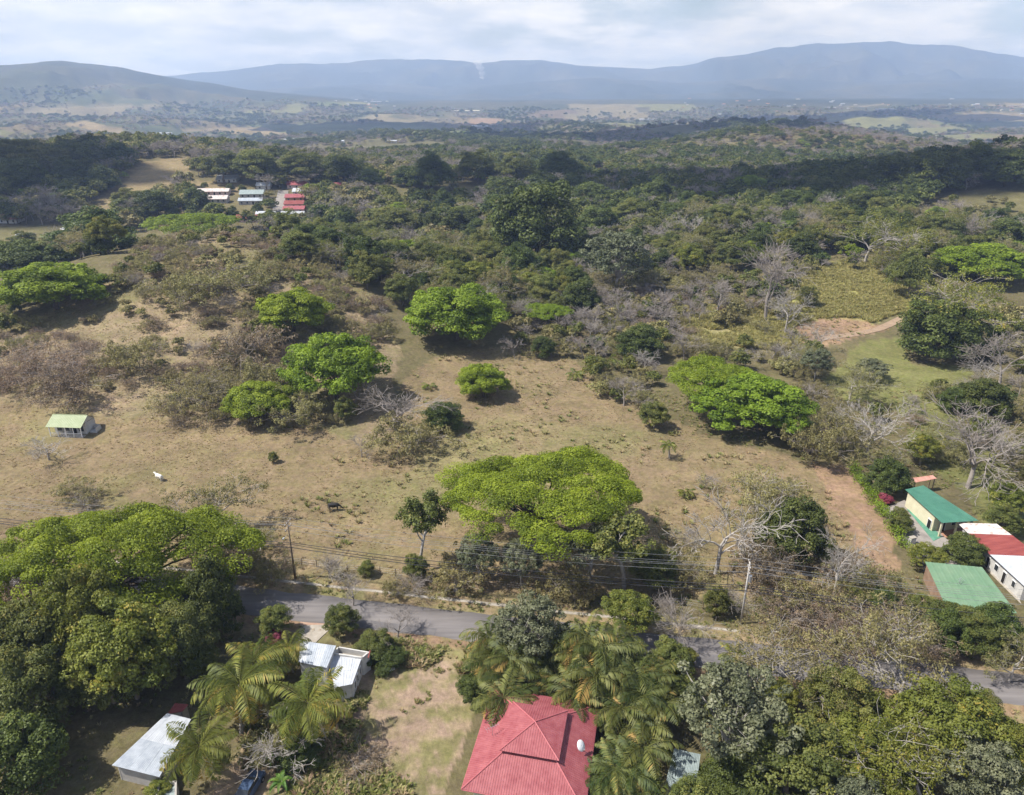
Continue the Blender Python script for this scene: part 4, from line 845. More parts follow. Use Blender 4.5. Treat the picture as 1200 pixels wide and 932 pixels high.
# far country: hedgerows, copses and wooded hills out to the foot of the mountains
def far_wood(name, label, r0, r1, sp, scale):
    n = int((r1*r1-r0*r0)*.5*1.5/(sp*sp)); r = np.sqrt(rs.uniform(r0*r0, r1*r1, n)); a = rs.uniform(-.75, .75, n); x = r*np.sin(a); y = r*np.cos(a); z = ground(x, y)
    u, v, d = project(x, y, z); fld, _ = far_field(x, y); zz = zone_of(x, y, z, False); cover_ = fbm(x/170, y/230, 301, 4); hz = np.isin(zz, open_ix)
    edge = vnoise(x/45, y/70, 303) > .80
    m = (y > 0) & ~hz & ~((x > -620) & (x < 760) & (y < 900)) & keep_off(u, v) & (np.where(fld & (r > 750), edge & (rs.random(n) < .35), (cover_ > -.28) & (rs.random(n) < .95)))
    x, y, z, r = x[m], y[m], z[m], r[m]; n = len(x); dry = fbm(x/240, y/300, 305, 4)+.25*sstep(1200, 3000, r); w = rs.random(n)
    k = np.where(dry > .08, np.where(w < .35, 6, np.where(w < .6, 8, np.where(w < .8, 4, 2))), np.where(w < .55, 0, np.where(w < .85, 2, np.where(w < .93, 4, 10))))
    s = rs.uniform(.6, 1.25, n)*scale*np.where(k == 10, .55, 1)
    gn_scatter(name, label, np.stack([x, y, z], 1), rs.uniform(0, 6.28, n), np.stack([s, s, s*rs.uniform(.7, 1., n)], 1), k+rs.integers(0, 2, n), FARC, cat='woodland')
    print(name, n)
far_wood('far_woodland', 'wooded farmland beyond the village, its trees merging into one mass', 420, 1700, 9.5, 1.0)
far_wood('distant_woodland', 'hazy wooded hills and hedgerows towards the foot of the mountains', 1700, 4300, 21, 1.5)
print('woods', round(time.time()-T0, 1))
# ------------------------------------------------------------------ grass and weeds
TUFT = bpy.data.collections.new('grass_models')
for i, (lf, h, w) in enumerate([(LM['straw'], .32, .45), (LM['straw'], .4, .4), (LM['olive'], .35, .5), (LM['mid'], .35, .5), (LM['cane'], 1.3, .6), (LM['cane'], 1.1, .7)]):
    rg = np.random.default_rng(400+i); n = 14; a = rg.uniform(0, 6.28, n); b0 = np.stack([np.cos(a), np.sin(a), a*0], 1)*rg.uniform(0, .3, (n, 1))*w; dr = np.stack([np.cos(a), np.sin(a), a*0], 1); sd = np.stack([-np.sin(a), np.cos(a), a*0], 1)
    L = rg.uniform(.6, 1.1, (n, 1))*h; wd = .09*w; up_ = np.array([0, 0, 1.])
    V = np.stack([b0-sd*wd, b0+sd*wd, b0+dr*L*.45+up_*L*.7+sd*wd, b0+dr*L*.45+up_*L*.7-sd*wd, b0+dr*L*.9+up_*L*.85], 1)
    q = np.arange(n)[:, None]*5; me = mesh_np('tuft', V.reshape(-1, 3), [q+np.array([[0, 1, 2, 3]]), q+np.array([[3, 2, 4]])], [lf], np.repeat(rg.random(n), 5))
    TUFT.objects.link(bpy.data.objects.new('grass_model_%02d' % i, me))
def tufts(name, label, zones, n, x0, x1, y0, y1, ids, smin, smax, patchy=0., cat='grass'):
    x = rs.uniform(x0, x1, n); y = rs.uniform(y0, y1, n); z = ground(x, y); u, v, d = project(x, y, z); zz = zone_of(x, y, z)
    m = np.isin(zz, [ZI[q] for q in zones]) & (np.abs(road_d(x, y)) > 3.2) & (u > -60) & (u < 1260) & (fbm(x/7, y/7, 333, 3) > patchy-.5) & keep_off(u, v)
    x, y, z = x[m], y[m], z[m]; s = rs.uniform(smin, smax, len(x))
    gn_scatter(name, label, np.stack([x, y, z-.03], 1), rs.uniform(0, 6.28, len(x)), np.stack([s, s, s*rs.uniform(.7, 1.2, len(x))], 1), np.array(ids)[rs.integers(0, len(ids), len(x))], TUFT, cat=cat)
tufts('dry_grass', 'short dry pasture grass with scattered weeds', ['pasture', 'hill', 'soil'], 90000, -170, 150, 75, 260, [0, 0, 0, 1], .3, .75, .25)
tufts('pasture_weeds', 'coarse weeds and taller grass clumps dotted over the pasture', ['pasture', 'soil'], 5000, -60, 110, 85, 230, [1, 2, 2, 3], .9, 2.2, .6)
tufts('yard_grass', 'patchy green and straw grass in the yard', ['yard', 'lane', 'wood', 'meadow'], 30000, -75, 140, 45, 170, [0, 2, 3, 3], .5, 1.2, .35)
tufts('lawn_weeds', 'clumps of green weeds and straw spread over the bare yard', ['yard', 'lane'], 26000, -45, 15, 48, 86, [0, 0, 2, 3, 3], .4, 1.1, .45)
tufts('yard_weeds', 'knee high weeds scattered over the yard beside the red roof', ['yard', 'lane'], 9000, -45, 15, 48, 86, [1, 2, 3, 3], 1.1, 2.4, .5, 'weeds')
tufts('cane_crop', 'pale green sugar cane standing in the fields', ['cane', 'canepale'], 90000, 20, 200, 170, 340, [4, 5], .7, 1.2, 0., 'crop')
# ------------------------------------------------------------------ buildings
def V3(p): return Vector((float(p[0]), float(p[1]), float(p[2])))
def ribbed(A, B, C, D, pitch=.3, h=.03, th=.03):
    """planar roof slope A-B (eave) D-C (top) as a mesh with ribs running up the slope"""
    A, B, C, D = map(V3, (A, B, C, D)); e = (B-A); L = e.length; e /= L; n = e.cross(D-A).normalized(); up = n.cross(e)
    st = lambda p: ((p-A).dot(e), (p-A).dot(up)); sd, td = st(D); sc, tc_ = st(C)
    n_ = max(1, round(L/pitch)); p = L/n_; S = []
    for k in range(n_): S += [(k*p, 0), (k*p+.62*p, 0), (k*p+.70*p, h), (k*p+.92*p, h)]
    S.append((L, 0)); xs = [0-1e-4, max(sd, 0), max(min(sc, L), max(sd, 0)+1e-4), L+2e-4]; ys = [0 if sd > 1e-3 else td, td, tc_, 0 if sc < L-1e-3 else tc_]
    mb = MB(); vs = []
    for s, hh in S:
        t_ = float(np.interp(s, xs, ys)); sh = 0.0
        if sd < -1e-3 or sc > L+1e-3: sh = 0.0
        a = A+e*s+n*hh; b_ = a+up*t_; vs += [a, b_, a-n*(th+hh), b_-n*(th+hh)]
    m = len(S); fs = []
    for i in range(m-1):
        a, b_ = 4*i, 4*i+4
        fs += [(a, b_, b_+1, a+1), (a+2, a+3, b_+3, b_+2), (a, a+2, b_+2, b_), (a+1, b_+1, b_+3, a+3)]
    fs += [(0, 1, 3, 2), (4*m-4, 4*m-2, 4*m-1, 4*m-3)]
    return mb.add(vs, fs)
def skewsheet(A, B, C, D, pitch=.25, h=.025, th=.03):
    """general four-cornered sheet with ribs from A-B towards D-C"""
    A, B, C, D = map(V3, (A, B, C, D)); n = (B-A).cross(D-A).normalized(); L = (B-A).length; n_ = max(1, round(L/pitch)); S = []
    for k in range(n_): S += [(k/n_, 0), ((k+.62)/n_, 0), ((k+.7)/n_, h), ((k+.92)/n_, h)]
    S.append((1, 0)); vs = []; fs = []
    for s, hh in S:
        a = A.lerp(B, s)+n*hh; b_ = D.lerp(C, s)+n*hh; vs += [a, b_, a-n*(th+hh), b_-n*(th+hh)]
    m = len(S)
    for i in range(m-1):
        a, b_ = 4*i, 4*i+4; fs += [(a, b_, b_+1, a+1), (a+2, a+3, b_+3, b_+2), (a, a+2, b_+2, b_), (a+1, b_+1, b_+3, a+3)]
    fs += [(0, 1, 3, 2), (4*m-4, 4*m-2, 4*m-1, 4*m-3)]
    return MB().add(vs, fs)
def sheets(parent, quad, n, m, pitch=.25, name='roof_sheet', rows=1):
    """a roof of single metal sheets laid side by side; quad in the parent's space"""
    A, B, C, D = map(V3, quad); rr = random.Random(len(parent.name)*7+n); ms = m if isinstance(m, (list, tuple)) else [m]
    for r in range(rows):
        A2, B2, C2, D2 = A.lerp(D, r/rows), B.lerp(C, r/rows), B.lerp(C, (r+1)/rows), A.lerp(D, (r+1)/rows)
        for k in range(n):
            dz = Vector((0, 0, .012*((k+r) % 2)+rr.uniform(0, .008)+.012*r)); g = .012
            skewsheet(A2.lerp(B2, k/n-(g if k else 0))+dz, A2.lerp(B2, (k+1)/n)+dz, D2.lerp(C2, (k+1)/n)+dz, D2.lerp(C2, k/n-(g if k else 0))+dz, pitch).build(name, ms[(k*3+r) % len(ms)], parent)
def quad_local(loc, pts): return [V3(p)-V3(loc) for p in pts]
def wallring(pts, z0, th=.16):
    """upright walls along the outline pts (each x, y, top z)"""
    mb = MB(); n = len(pts); P = [V3(p) for p in pts]; c = sum(P, Vector())/n
    for i in range(n):
        a, b_ = P[i], P[(i+1) % n]; d = Vector((b_.x-a.x, b_.y-a.y, 0)).normalized(); nn = Vector((-d.y, d.x, 0))
        if nn.dot(c-a) < 0: nn = -nn
        s = nn*th; b2 = b_-d*th*1.02 if i % 2 == 0 else b_; a2 = a if i % 2 == 0 else a
        q = [Vector((a2.x, a2.y, z0)), Vector((b2.x, b2.y, z0)), Vector((b2.x, b2.y, z0))+s, Vector((a2.x, a2.y, z0))+s]; tz = [a.z, b_.z, b_.z, a.z]
        mb.add(q+[Vector((p.x, p.y, z)) for p, z in zip(q, tz)], [(3,2,1,0),(4,5,6,7),(0,1,5,4),(1,2,6,5),(2,3,7,6),(3,0,4,7)])
    return mb
GLASS = mat('window_glass', (.03, .035, .04), .15, .6); DARK = mat('dark_opening', (.02, .018, .016), .9, .1)
WHITEW = worn('white_wall', (.40, .39, .37), (.54, .53, .51), .7, .85, .2); CREAM = worn('cream_wall', (.48, .45, .31), (.58, .55, .40), .6, .85, .2)
PINKW = worn('pink_wall', (.50, .36, .33), (.60, .46, .42), .8, .85, .2); GREYW = worn('grey_block_wall', (.30, .28, .26), (.42, .40, .37), .9, .9, .2)
REDR = worn('red_metal_roof', (.215, .046, .056), (.345, .115, .122), 1.0, .55, .3, lo=.28, hi=.74); REDCAP = worn('red_ridge_cap', (.34, .09, .10), (.40, .12, .13), .8, .5, .4)
REDD = worn('old_red_roof', (.17, .035, .032), (.26, .07, .06), .8, .6, .3, streak=(.4, 2.2, 1)); SALM = worn('faded_salmon_roof', (.36, .16, .12), (.48, .27, .22), .9, .7, .3)
GREENR = worn('green_metal_roof', (.040, .135, .092), (.06, .18, .125), .5, .4, .4); PALEG = worn('pale_green_roof', (.105, .195, .115), (.165, .245, .155), .45, .7, .3, lo=.3, hi=.75)
SAGE = worn('sage_roof', (.25, .30, .165), (.32, .36, .22), .7, .6, .3); TIN = worn('weathered_tin', (.27, .30, .34), (.40, .43, .47), .9, .5, .4); TINW = worn('white_painted_tin', (.36, .38, .41), (.47, .49, .52), .8, .5, .4)
TINR = worn('rust_streaked_tin', (.50, .47, .45), (.36, .17, .13), 1.1, .7, .3, lo=.50, hi=.66); TING = worn('grey_green_tin', (.19, .235, .235), (.30, .35, .345), 1.0, .45, .5)
WOOD = worn('weathered_wood', (.12, .09, .065), (.24, .19, .14), 2.0, .9, .1); GREENP = worn('green_painted_floor', (.06, .19, .13), (.13, .28, .20), .6, .7, .3); ORANGER = worn('orange_tile_roof', (.34, .16, .09), (.44, .24, .14), .6, .8, .2)
METAL = mat('grey_metal', (.42, .42, .43), .45, .5, .6); WHITEP = mat('white_paint', (.78, .78, .78), .5, .4)
# --- red house
ze = 3.5; FL = at(578, 806, ze); FR = at(702, 826, ze); FL[2] = FR[2] = 0
ex = (FR-FL)/np.linalg.norm(FR-FL); rz = math.atan2(ex[1], ex[0]); Wd = float(np.linalg.norm(FR-FL)); Dp = 14.2; ey = np.array([-ex[1], ex[0], 0])
cen = FL+ex*Wd/2-ey*Dp/2; gzz = float(ground(cen[0], cen[1])); print('red house', Wd, cen)
RH = thing('red_roofed_house', 'house with a wide pink red hipped metal roof and raised centre', 'house', (cen[0], cen[1], 0), rz)
a, b_ = Wd/2, Dp/2; ca, cb, zc = 2.75, 3.0, ze+1.75
cor = [(-a,-b_,ze),(a,-b_,ze),(a,b_,ze),(-a,b_,ze)]; inn = [(-ca,-cb,zc),(ca,-cb,zc),(ca,cb,zc),(-ca,cb,zc)]
rf = MB().box(-ca+.1, ca-.1, -cb+.1, cb-.1, zc-.5, zc+.42).build('roof', REDD, RH)
for i in range(4):
    j = (i+1) % 4; ribbed(cor[i], cor[j], inn[j], inn[i], .26, .035).build('roof_slope', REDR, rf)
    d0, d1 = V3(cor[i]), V3(inn[i]); MB().tube([d0+Vector((0,0,.03)), d1+Vector((0,0,.03))], .09, 6).build('hip_cap', REDCAP, rf)
    p, q = V3(cor[i]), V3(cor[j]); dd = (q-p).normalized()*.02
    MB().tube([p-Vector((0,0,.09))+dd, q-Vector((0,0,.09))-dd], .07, 6).build('gutter', REDCAP, rf)
e2 = .42; ct = [(-ca-e2,-cb-e2,zc+.36),(ca+e2,-cb-e2,zc+.36),(ca+e2,cb+e2,zc+.36),(-ca-e2,cb+e2,zc+.36)]; ap = (0,0,zc+1.55)
top = MB().box(-.1,.1,-.1,.1,zc+1.2,zc+1.58).build('raised_roof', REDCAP, RH)
for i in range(4):
    j = (i+1) % 4; am = (ap[0]-1e-3*(ct[j][0]-ct[i][0]), ap[1]-1e-3*(ct[j][1]-ct[i][1]), ap[2]); an_ = (ap[0]+1e-3*(ct[j][0]-ct[i][0]), ap[1]+1e-3*(ct[j][1]-ct[i][1]), ap[2])
    ribbed(ct[i], ct[j], an_, am, .26, .035).build('roof_slope', REDR, top)
    MB().tube([V3(ct[i])+Vector((0,0,.03)), V3(ap)+Vector((0,0,.04))], .08, 6).build('hip_cap', REDCAP, top)
w_ = MB().box(-a+1.0, a-1.0, -b_+1.0, b_-1.0, -.6, ze+.15).build('wall', CREAM, RH)
for sx in (-1, 1):
    for k in (-3.6, 0, 3.6): MB().box(sx*(a-1.0)-.04, sx*(a-1.0)+.04, k-.7, k+.7, 1.0, 2.2).build('window', GLASS, RH)
aw = MB().slab([(a-1.7, b_-.2, ze-.25), (a+.3, b_-.2, ze-.25), (a+.3, b_+2.0, ze-.75), (a-1.7, b_+2.0, ze-.75)], .06).build('awning', REDR, RH)
for xx in (a-1.5, a+.1): MB().box(xx-.05, xx+.05, b_+1.7, b_+1.8, -.4, ze-.78).build('awning_post', WHITEP, RH)
def roof_z(x, y):                     # local height of the main red roof
    fx = (a-abs(x))/(a-ca); fy = (b_-abs(y))/(b_-cb); return ze+(zc-ze)*min(fx, fy, 1)
Rm = Matrix.Rotation(rz, 4, 'Z'); Rl = Matrix.Translation(Vector((cen[0], cen[1], 0))) @ Rm
def on_roof(u, v):
    z = ze+.8
    for _ in range(6):
        p = at(u, v, z); l = Rl.inverted() @ V3(p); z = roof_z(l.x, l.y)
    return at(u, v, z)
p = on_roof(680, 880); dsh = thing('satellite_dish', 'white satellite dish standing on the red roof', 'satellite dish', p, .35)
ring = []; k = 20; mb = MB()
for r_i in range(6):
    rr = .62*r_i/5; mb.v += [(rr*math.cos(2*math.pi*j/k)*.82, -.12*(1-(rr/.62)**2), rr*math.sin(2*math.pi*j/k)) for j in range(k)]
for r_i in range(5):
    for j in range(k): mb.f.append((r_i*k+j, r_i*k+(j+1) % k, (r_i+1)*k+(j+1) % k, (r_i+1)*k+j))
do = mb.build('dish', WHITEP, dsh, True, (0, -.1, .85), (rad(-35), 0, rad(25))); do.modifiers.new('thick', 'SOLIDIFY').thickness = .02
MB().tube([(0,.02,-.05),(0,.02,.55),(0,-.08,.85)], .035, 6).build('mast', METAL, dsh); MB().tube([(0,-.15,.45),(.12,-.75,.85)], .018, 5).box(.08,.16,-.80,-.70,.82,.93).build('feed_arm', METAL, dsh)
p = on_roof(577, 862); an = thing('tv_antenna', 'spindly television antenna on the side slope of the red roof', 'antenna', p, .5)
MB().tube([(0,0,-.05),(0,0,1.3)], .025, 6).build('mast', METAL, an); MB().tube([(-.8,0,1.25),(.8,0,1.25)], .018, 5).build('boom', METAL, an)
for k in range(6): MB().tube([(-.75+.3*k,-.45+.04*k,1.27),(-.75+.3*k,.45-.04*k,1.27)], .012, 4).build('element', METAL, an)
# --- generic simple building from four photographed roof corners
def site(name, label, cat, quad, group=None):
    c = sum(np.array(q) for q in quad)/4; g = float(ground(c[0], c[1])); loc = (c[0], c[1], g)
    return thing(name, label, cat, loc, 0, group), loc, quad_local(loc, quad)
def inset(q, k): c = sum(q, Vector())/4; return [Vector((c.x+(p.x-c.x)*k, c.y+(p.y-c.y)*k, p.z-.12)) for p in q]
def wall_opening(parent, A, B, f0, f1, z0, z1, m, name, out=.05):
    """a door or window set into the wall line A-B between fractions f0, f1"""
    A, B = V3(A), V3(B); d = (B-A); p, q = A+d*f0, A+d*f1; n = Vector((d.y, -d.x, 0)).normalized()
    c = [p+n*out, q+n*out, q-n*.2, p-n*.2]; mb = MB()
    mb.add([(x.x, x.y, z0) for x in c]+[(x.x, x.y, z1) for x in c], [(3,2,1,0),(4,5,6,7),(0,1,5,4),(1,2,6,5),(2,3,7,6),(3,0,4,7)])
    o = mb.build(name, m, parent)
    fr = MB()
    for (s, e_) in ((p, p+(q-p)*.06), (q-(q-p)*.06, q)):
        cc = [s+n*(out+.03), e_+n*(out+.03), e_, s]; fr.add([(x.x, x.y, z0) for x in cc]+[(x.x, x.y, z1) for x in cc], [(3,2,1,0),(4,5,6,7),(0,1,5,4),(1,2,6,5),(2,3,7,6),(3,0,4,7)])
    cc = [p+n*(out+.04), q+n*(out+.04), q, p]; fr.add([(x.x, x.y, z1-.02) for x in cc]+[(x.x, x.y, z1+.07) for x in cc], [(3,2,1,0),(4,5,6,7),(0,1,5,4),(1,2,6,5),(2,3,7,6),(3,0,4,7)])
    fr.build('frame', WHITEP, o); return o
# tin roofed shed in the grove
q = [at(131,897,2.5), at(187,911,2.5), at(224,843,3.0), at(196,836,3.0)]
S, loc, ql = site('tin_roofed_shed', 'low shed with a sun dappled pale tin roof under the coconut palms', 'shed', q); sheets(S, ql, 6, [TIN, TINW, TIN], .2, rows=2)
wq = inset(ql, .9); wallring(wq, -.6).build('wall', GREYW, S)
q = [at(196,837,2.4), at(214,834,2.4), at(221,826,2.6), at(205,824,2.6)]
S, loc, ql = site('brick_red_lean_to', 'small rusty red roofed lean-to behind the dappled tin shed', 'shed', q); sheets(S, ql, 2, REDD, .2); wallring(inset(ql, .85), -.5).build('wall', GREYW, S)
q = [at(180,945,1.6), at(207,945,1.6), at(207,915,1.6), at(186,915,1.6)]
S, loc, ql = site('block_tank', 'grey green block wall tank beside the dappled tin shed', 'tank', q); wallring(ql, -.5, .2).build('wall', GREYW, S); MB().slab([p-Vector((0,0,.35)) for p in inset(ql, .9)], .1).build('lid', TING, S)
# white roofed building by the driveway
q = [at(350,776,3.6), at(383,783,3.6), at(394,757,3.6), at(352,751,3.6)]
S, loc, ql = site('white_roofed_building', 'small white walled building with stepped white tin roofs by the driveway', 'building', q); sheets(S, ql, 4, [TINW, TIN], .25); wallring(inset(ql, .93), -.6).build('wall', WHITEW, S)
low = [V3(at(*c))-V3(loc) for c in ((392,806,2.6), (413,802,2.6), (424,771,2.6), (384,768,2.6))]
sheets(S, low, 4, [TINW, TINW, TIN], .25, rows=2); wi = inset(low, .95); wallring(wi, -.6).build('wall', WHITEW, S)
ter = [V3(at(*c))-V3(loc) for c in ((424.5,771,2.9), (433,764,2.9), (396,757.5,2.9), (390,766,2.9))]; wallring(ter, -.6, .18).build('parapet', WHITEW, S); MB().slab([p-Vector((0,0,.7)) for p in inset(ter, .98)], .1).build('terrace_floor', CONC, S)
for f in (.18, .45, .72): wall_opening(S, wi[1], wi[2], f, f+.13, .9, 2.0, GLASS, 'window')
MB().box(-.01+ter[1].x, ter[1].x+.12, ter[1].y-1.2, ter[1].y+.1, 2.9, 3.02).build('red_coping', REDD, S)
# driveway apron
def pad(name, px, z, m, th=.5): pts = [V3(at(u, v, z)) for u, v in px]; return tag(MB().slab(pts, th).build(name, m), kind='structure')
pad('driveway', [(349,752),(370,753),(387,737),(381,732),(352,733)], .10, CONC)
pad('driveway', [(352,734),(386,736.5),(392,730),(352,727)], .085, worn('reddish_soil', (.30,.19,.14), (.36,.25,.18), 1.2, .9, .1))
# small grey tin shed
q = [at(779,921,2.2), at(797,926,2.5), at(805,881,2.5), at(790,877,2.2)]; S, loc, ql = site('small_tin_shed', 'little grey green tin roofed shed beside the palm clumps', 'shed', q); sheets(S, ql, 3, TING, .2)
q2 = [V3(at(*c))-V3(loc) for c in ((797.2,926,2.5), (815,930,2.2), (821,884,2.2), (805.2,881,2.5))]; sheets(S, q2, 3, TING, .2)
wallring(inset([ql[0], q2[1], q2[2], ql[3]], .9), -.5).build('wall', GREYW, S); MB().tube([ql[1]+Vector((0,0,.05)), ql[2]+Vector((0,0,.05))], .05, 5).build('ridge_cap', TING, S)
q = [at(766,928,1.0), at(776,930,1.0), at(782,884,1.0), at(777,884,1.0)]
# green roofed house
q = [at(1104,613,3.6), at(1147,610.5,2.7), at(1082,569,2.7), at(1061,574,3.6)]; S, loc, ql = site('green_roofed_house', 'cream walled house with a sloping green metal roof and porch posts', 'house', q)
print('green house', (V3(q[1])-V3(q[0])).length, (V3(q[3])-V3(q[0])).length)
sheets(S, ql, 6, GREENR, .25, rows=2); wi = inset(ql, .9); fr_ = [wi[0].lerp(wi[3], .17), wi[1].lerp(wi[2], .17), wi[2], wi[3]]; wallring(fr_, -.5).build('wall', CREAM, S)
for k in (.04, .5, .94):
    p = wi[0].lerp(wi[1], k); MB().box(p.x-.14, p.x+.14, p.y-.14, p.y+.14, -.4, p.z).build('porch_post', CREAM, S)
MB().slab([Vector((p.x, p.y, .12)) for p in (wi[0], wi[1], fr_[1], fr_[0])], .5).build('porch_floor', worn('terracotta_floor', (.33,.17,.11), (.4,.23,.16), 1.5, .8, .2), S)
wall_opening(S, fr_[0], fr_[1], .2, .42, .15, 2.2, DARK, 'door'); wall_opening(S, fr_[0], fr_[1], .6, .85, 1.0, 2.0, GLASS, 'window'); wall_opening(S, fr_[3], fr_[0], .82, .95, .1, 2.3, DARK, 'door')
MB().tube([ql[3]+Vector((0,0,.05)), ql[0]+Vector((0,0,.05))], .06, 5).build('fascia', GREENR, S)
# pale green roof
q = [at(1110,714,2.5), at(1192,719,2.5), at(1151,665,2.9), at(1084,658.5,2.9)]; S, loc, ql = site('pale_green_roofed_store', 'low store with a wide faded pale green roof and brown side wall', 'building', q)
sheets(S, ql, 8, [PALEG, PALEG], .9, rows=2); wallring(inset(ql, .95), -.6).build('wall', worn('brown_wall', (.20,.13,.09), (.30,.21,.15), .8, .9, .1), S)
p = at(1124,684,2.75); an = thing('roof_antenna', 'small bent antenna lying on the faded pale green roof', 'antenna', p, .4)
MB().tube([(0,0,-.05),(.05,0,.7)], .03, 6).build('mast', METAL, an); MB().tube([(-.5,-.2,.55),(.6,.3,.75)], .02, 5).build('boom', METAL, an)
for k in range(4): MB().tube([(-.35+.25*k,-.5,.62+.03*k),(-.25+.25*k,.4,.62+.03*k)], .014, 4).build('element', METAL, an)
# long building
ea = [at(1122,613,2.7), at(1135,625.5,2.7), at(1160,650.5,2.7), at(1203,690,2.7)]; rb = [at(1168,614,3.4), at(1186,627.5,3.4), at(1219,653,3.4), at(1270,692,3.4)]
q = [ea[3], rb[3], rb[0], ea[0]]; S, loc, ql = site('long_outbuilding', 'long white walled building roofed in rusty white, dark red and plain white sheets', 'building', q)
L_ = lambda p: V3(p)-V3(loc)
for i, (m_, n) in enumerate(((TINR, 5), (REDD, 6), (TINW, 7))): sheets(S, [L_(ea[i+1])+Vector((0,0,.03*i)), L_(rb[i+1])+Vector((0,0,.03*i)), L_(rb[i])+Vector((0,0,.03*i)), L_(ea[i])+Vector((0,0,.03*i))], n, m_, .22)
wi = inset(ql, .88); wallring(wi, -.5).build('wall', WHITEW, S)
for f, w__, z0, z1, m_, nm in ((.10,.05,1.0,2.0,GLASS,'window'), (.24,.05,.0,2.0,DARK,'door'), (.36,.06,1.0,2.0,GLASS,'window'), (.50,.05,.0,2.0,DARK,'door'), (.62,.06,1.,2.,GLASS,'window'), (.8,.06,1.,2.,GLASS,'window')): wall_opening(S, wi[3], wi[0], 1-f-w__, 1-f, z0, z1, m_, nm, .06)
MB().slab([Vector((p.x, p.y, .1)) for p in (ql[0], wi[0], wi[3], ql[3])], .5).build('walkway', CONC, S)
q = [at(1071,566,2.3), at(1098,561,2.3), at(1093,557,2.5), at(1064,561,2.5)]; S, loc, ql = site('salmon_roofed_shelter', 'open shelter with a small faded salmon tin roof under the lime green tree', 'shelter', q); sheets(S, ql, 5, SALM, .22)
for p in inset(ql, .85): MB().box(p.x-.07, p.x+.07, p.y-.07, p.y+.07, -.5, p.z).build('post', WOOD, S)
pad('driveway', [(1036,596),(1060,586),(1112,634),(1150,668),(1088,668),(1062,640)], .42, CONCD, .9)
pad('green_path', [(1063,597),(1068,595),(1104,629),(1094,634)], .47, GREENP, .6)
# little white house
p = hit(80, 512); gw = 7.4; LH = thing('little_white_house', 'little white timber house with sage green gable roof alone on the pasture', 'house', (p[0], p[1]+2.4, p[2]), rad(-4)); zb = -.6
MB().box(-3.5, 3.5, -1.0, 2.4, zb, 2.5).build('wall', WHITEW, LH)
rf = MB().box(-3.7, 3.7, -.06, .10, 4.02, 4.1).build('roof', SAGE, LH)
ribbed((-3.9,-3.0,2.45), (3.9,-3.0,2.45), (3.9,0,4.05), (-3.9,0,4.05), .35, .03).build('roof_slope', SAGE, rf); ribbed((3.9,2.9,2.45), (-3.9,2.9,2.45), (-3.9,0.02,4.05), (3.9,0.02,4.05), .35, .03).build('roof_slope', SAGE, rf)
for sx in (-3.5, 3.42): MB().add([(sx,-2.4,2.62),(sx,2.4,2.62),(sx,0,3.95),(sx+.08,-2.4,2.62),(sx+.08,2.4,2.62),(sx+.08,0,3.95)], [(0,2,1),(3,4,5),(0,1,4,3),(1,2,5,4),(2,0,3,5)]).build('gable', WHITEW, LH)
for k in range(4): o = MB().box(-3.0+1.62*k, -1.9+1.62*k, -1.06, -.9, .7 if k != 2 else .1, 2.0).build('window' if k != 2 else 'door', GLASS if k != 2 else DARK, LH); MB().box(-3.06+1.62*k, -1.84+1.62*k, -1.09, -1.0, 2.0, 2.1).build('frame', WHITEP, o)
MB().box(-3.6, 3.6, -2.7, -1.0, -.3, .05).build('porch_floor', CONC, LH)
for k in range(5): MB().box(-3.5+1.73*k-.07, -3.5+1.73*k+.07, -2.65, -2.5, .05, 2.55).build('porch_post', WHITEP, LH)
MB().box(-3.5, 3.5, -2.62, -2.54, .85, .95).build('porch_rail', WHITEP, LH)
for k in range(26): MB().box(-3.45+.27*k, -3.40+.27*k, -2.61, -2.56, .05, .85).build('baluster', WHITEP, LH)
MB().box(3.6, 5.2, -.3, 1.6, -.4, .3).box(5.1, 5.2, -.3, 1.6, .3, 1.2).box(3.6, 5.2, 1.5, 1.6, .3, 1.2).build('side_porch', WHITEW, LH)
# --- village and other far houses
VG = 'houses of the village street'
def house(name, label, u, v, wpx, roof_m, wall_m, rz=0., dep=.7, h=2.8, cat='house', group=None, storeys=1, kind='gable', det=True):
    p = hit(u, v); d = math.hypot(p[0], p[1]); w = wpx*math.hypot(d, CAM_H-p[2])/FPX; dd = max(w*dep, 3.5); h = h*storeys; e = thing(name, label, cat, (p[0], p[1]+dd/2, p[2]-.3), rz, group); a, b_ = w/2, dd/2
    MB().box(-a, a, -b_, b_, -2.5, h).build('wall', wall_m, e); rh = min(b_*.5, 2.2); o = .5
    if kind == 'gable':
        mb = MB(); mb.add([(-a-o,-b_-o,h-.1),(a+o,-b_-o,h-.1),(a+o,0,h+rh),(-a-o,0,h+rh),(-a-o,b_+o,h-.1),(a+o,b_+o,h-.1)]+[(-a-o,-b_-o,h-.25),(a+o,-b_-o,h-.25),(a+o,b_+o,h-.25),(-a-o,b_+o,h-.25)], [(0,1,2,3),(3,2,5,4),(9,8,7,6),(0,6,7,1),(5,8,9,4),(1,7,8,5,2),(0,3,4,9,6)])
    else: mb = MB().slab([(-a-o,-b_-o,h-.05),(a+o,-b_-o,h-.05),(a+o,b_+o,h+rh*.6),(-a-o,b_+o,h+rh*.6)], .15)
    mb.build('roof', roof_m, e)
    if det:
        n = max(2, int(w/3.2))
        for s in range(storeys):
            for k in range(n):
                x = -a+(k+.5)*w/n; nm = 'door' if (k == n//2 and s == 0) else 'window'; MB().box(x-.5, x+.5, -b_-.05, -b_+.1, (.2 if nm == 'door' else 1.0)+s*2.8, 2.1+s*2.8).build(nm, DARK if nm == 'door' else GLASS, e)
    return e
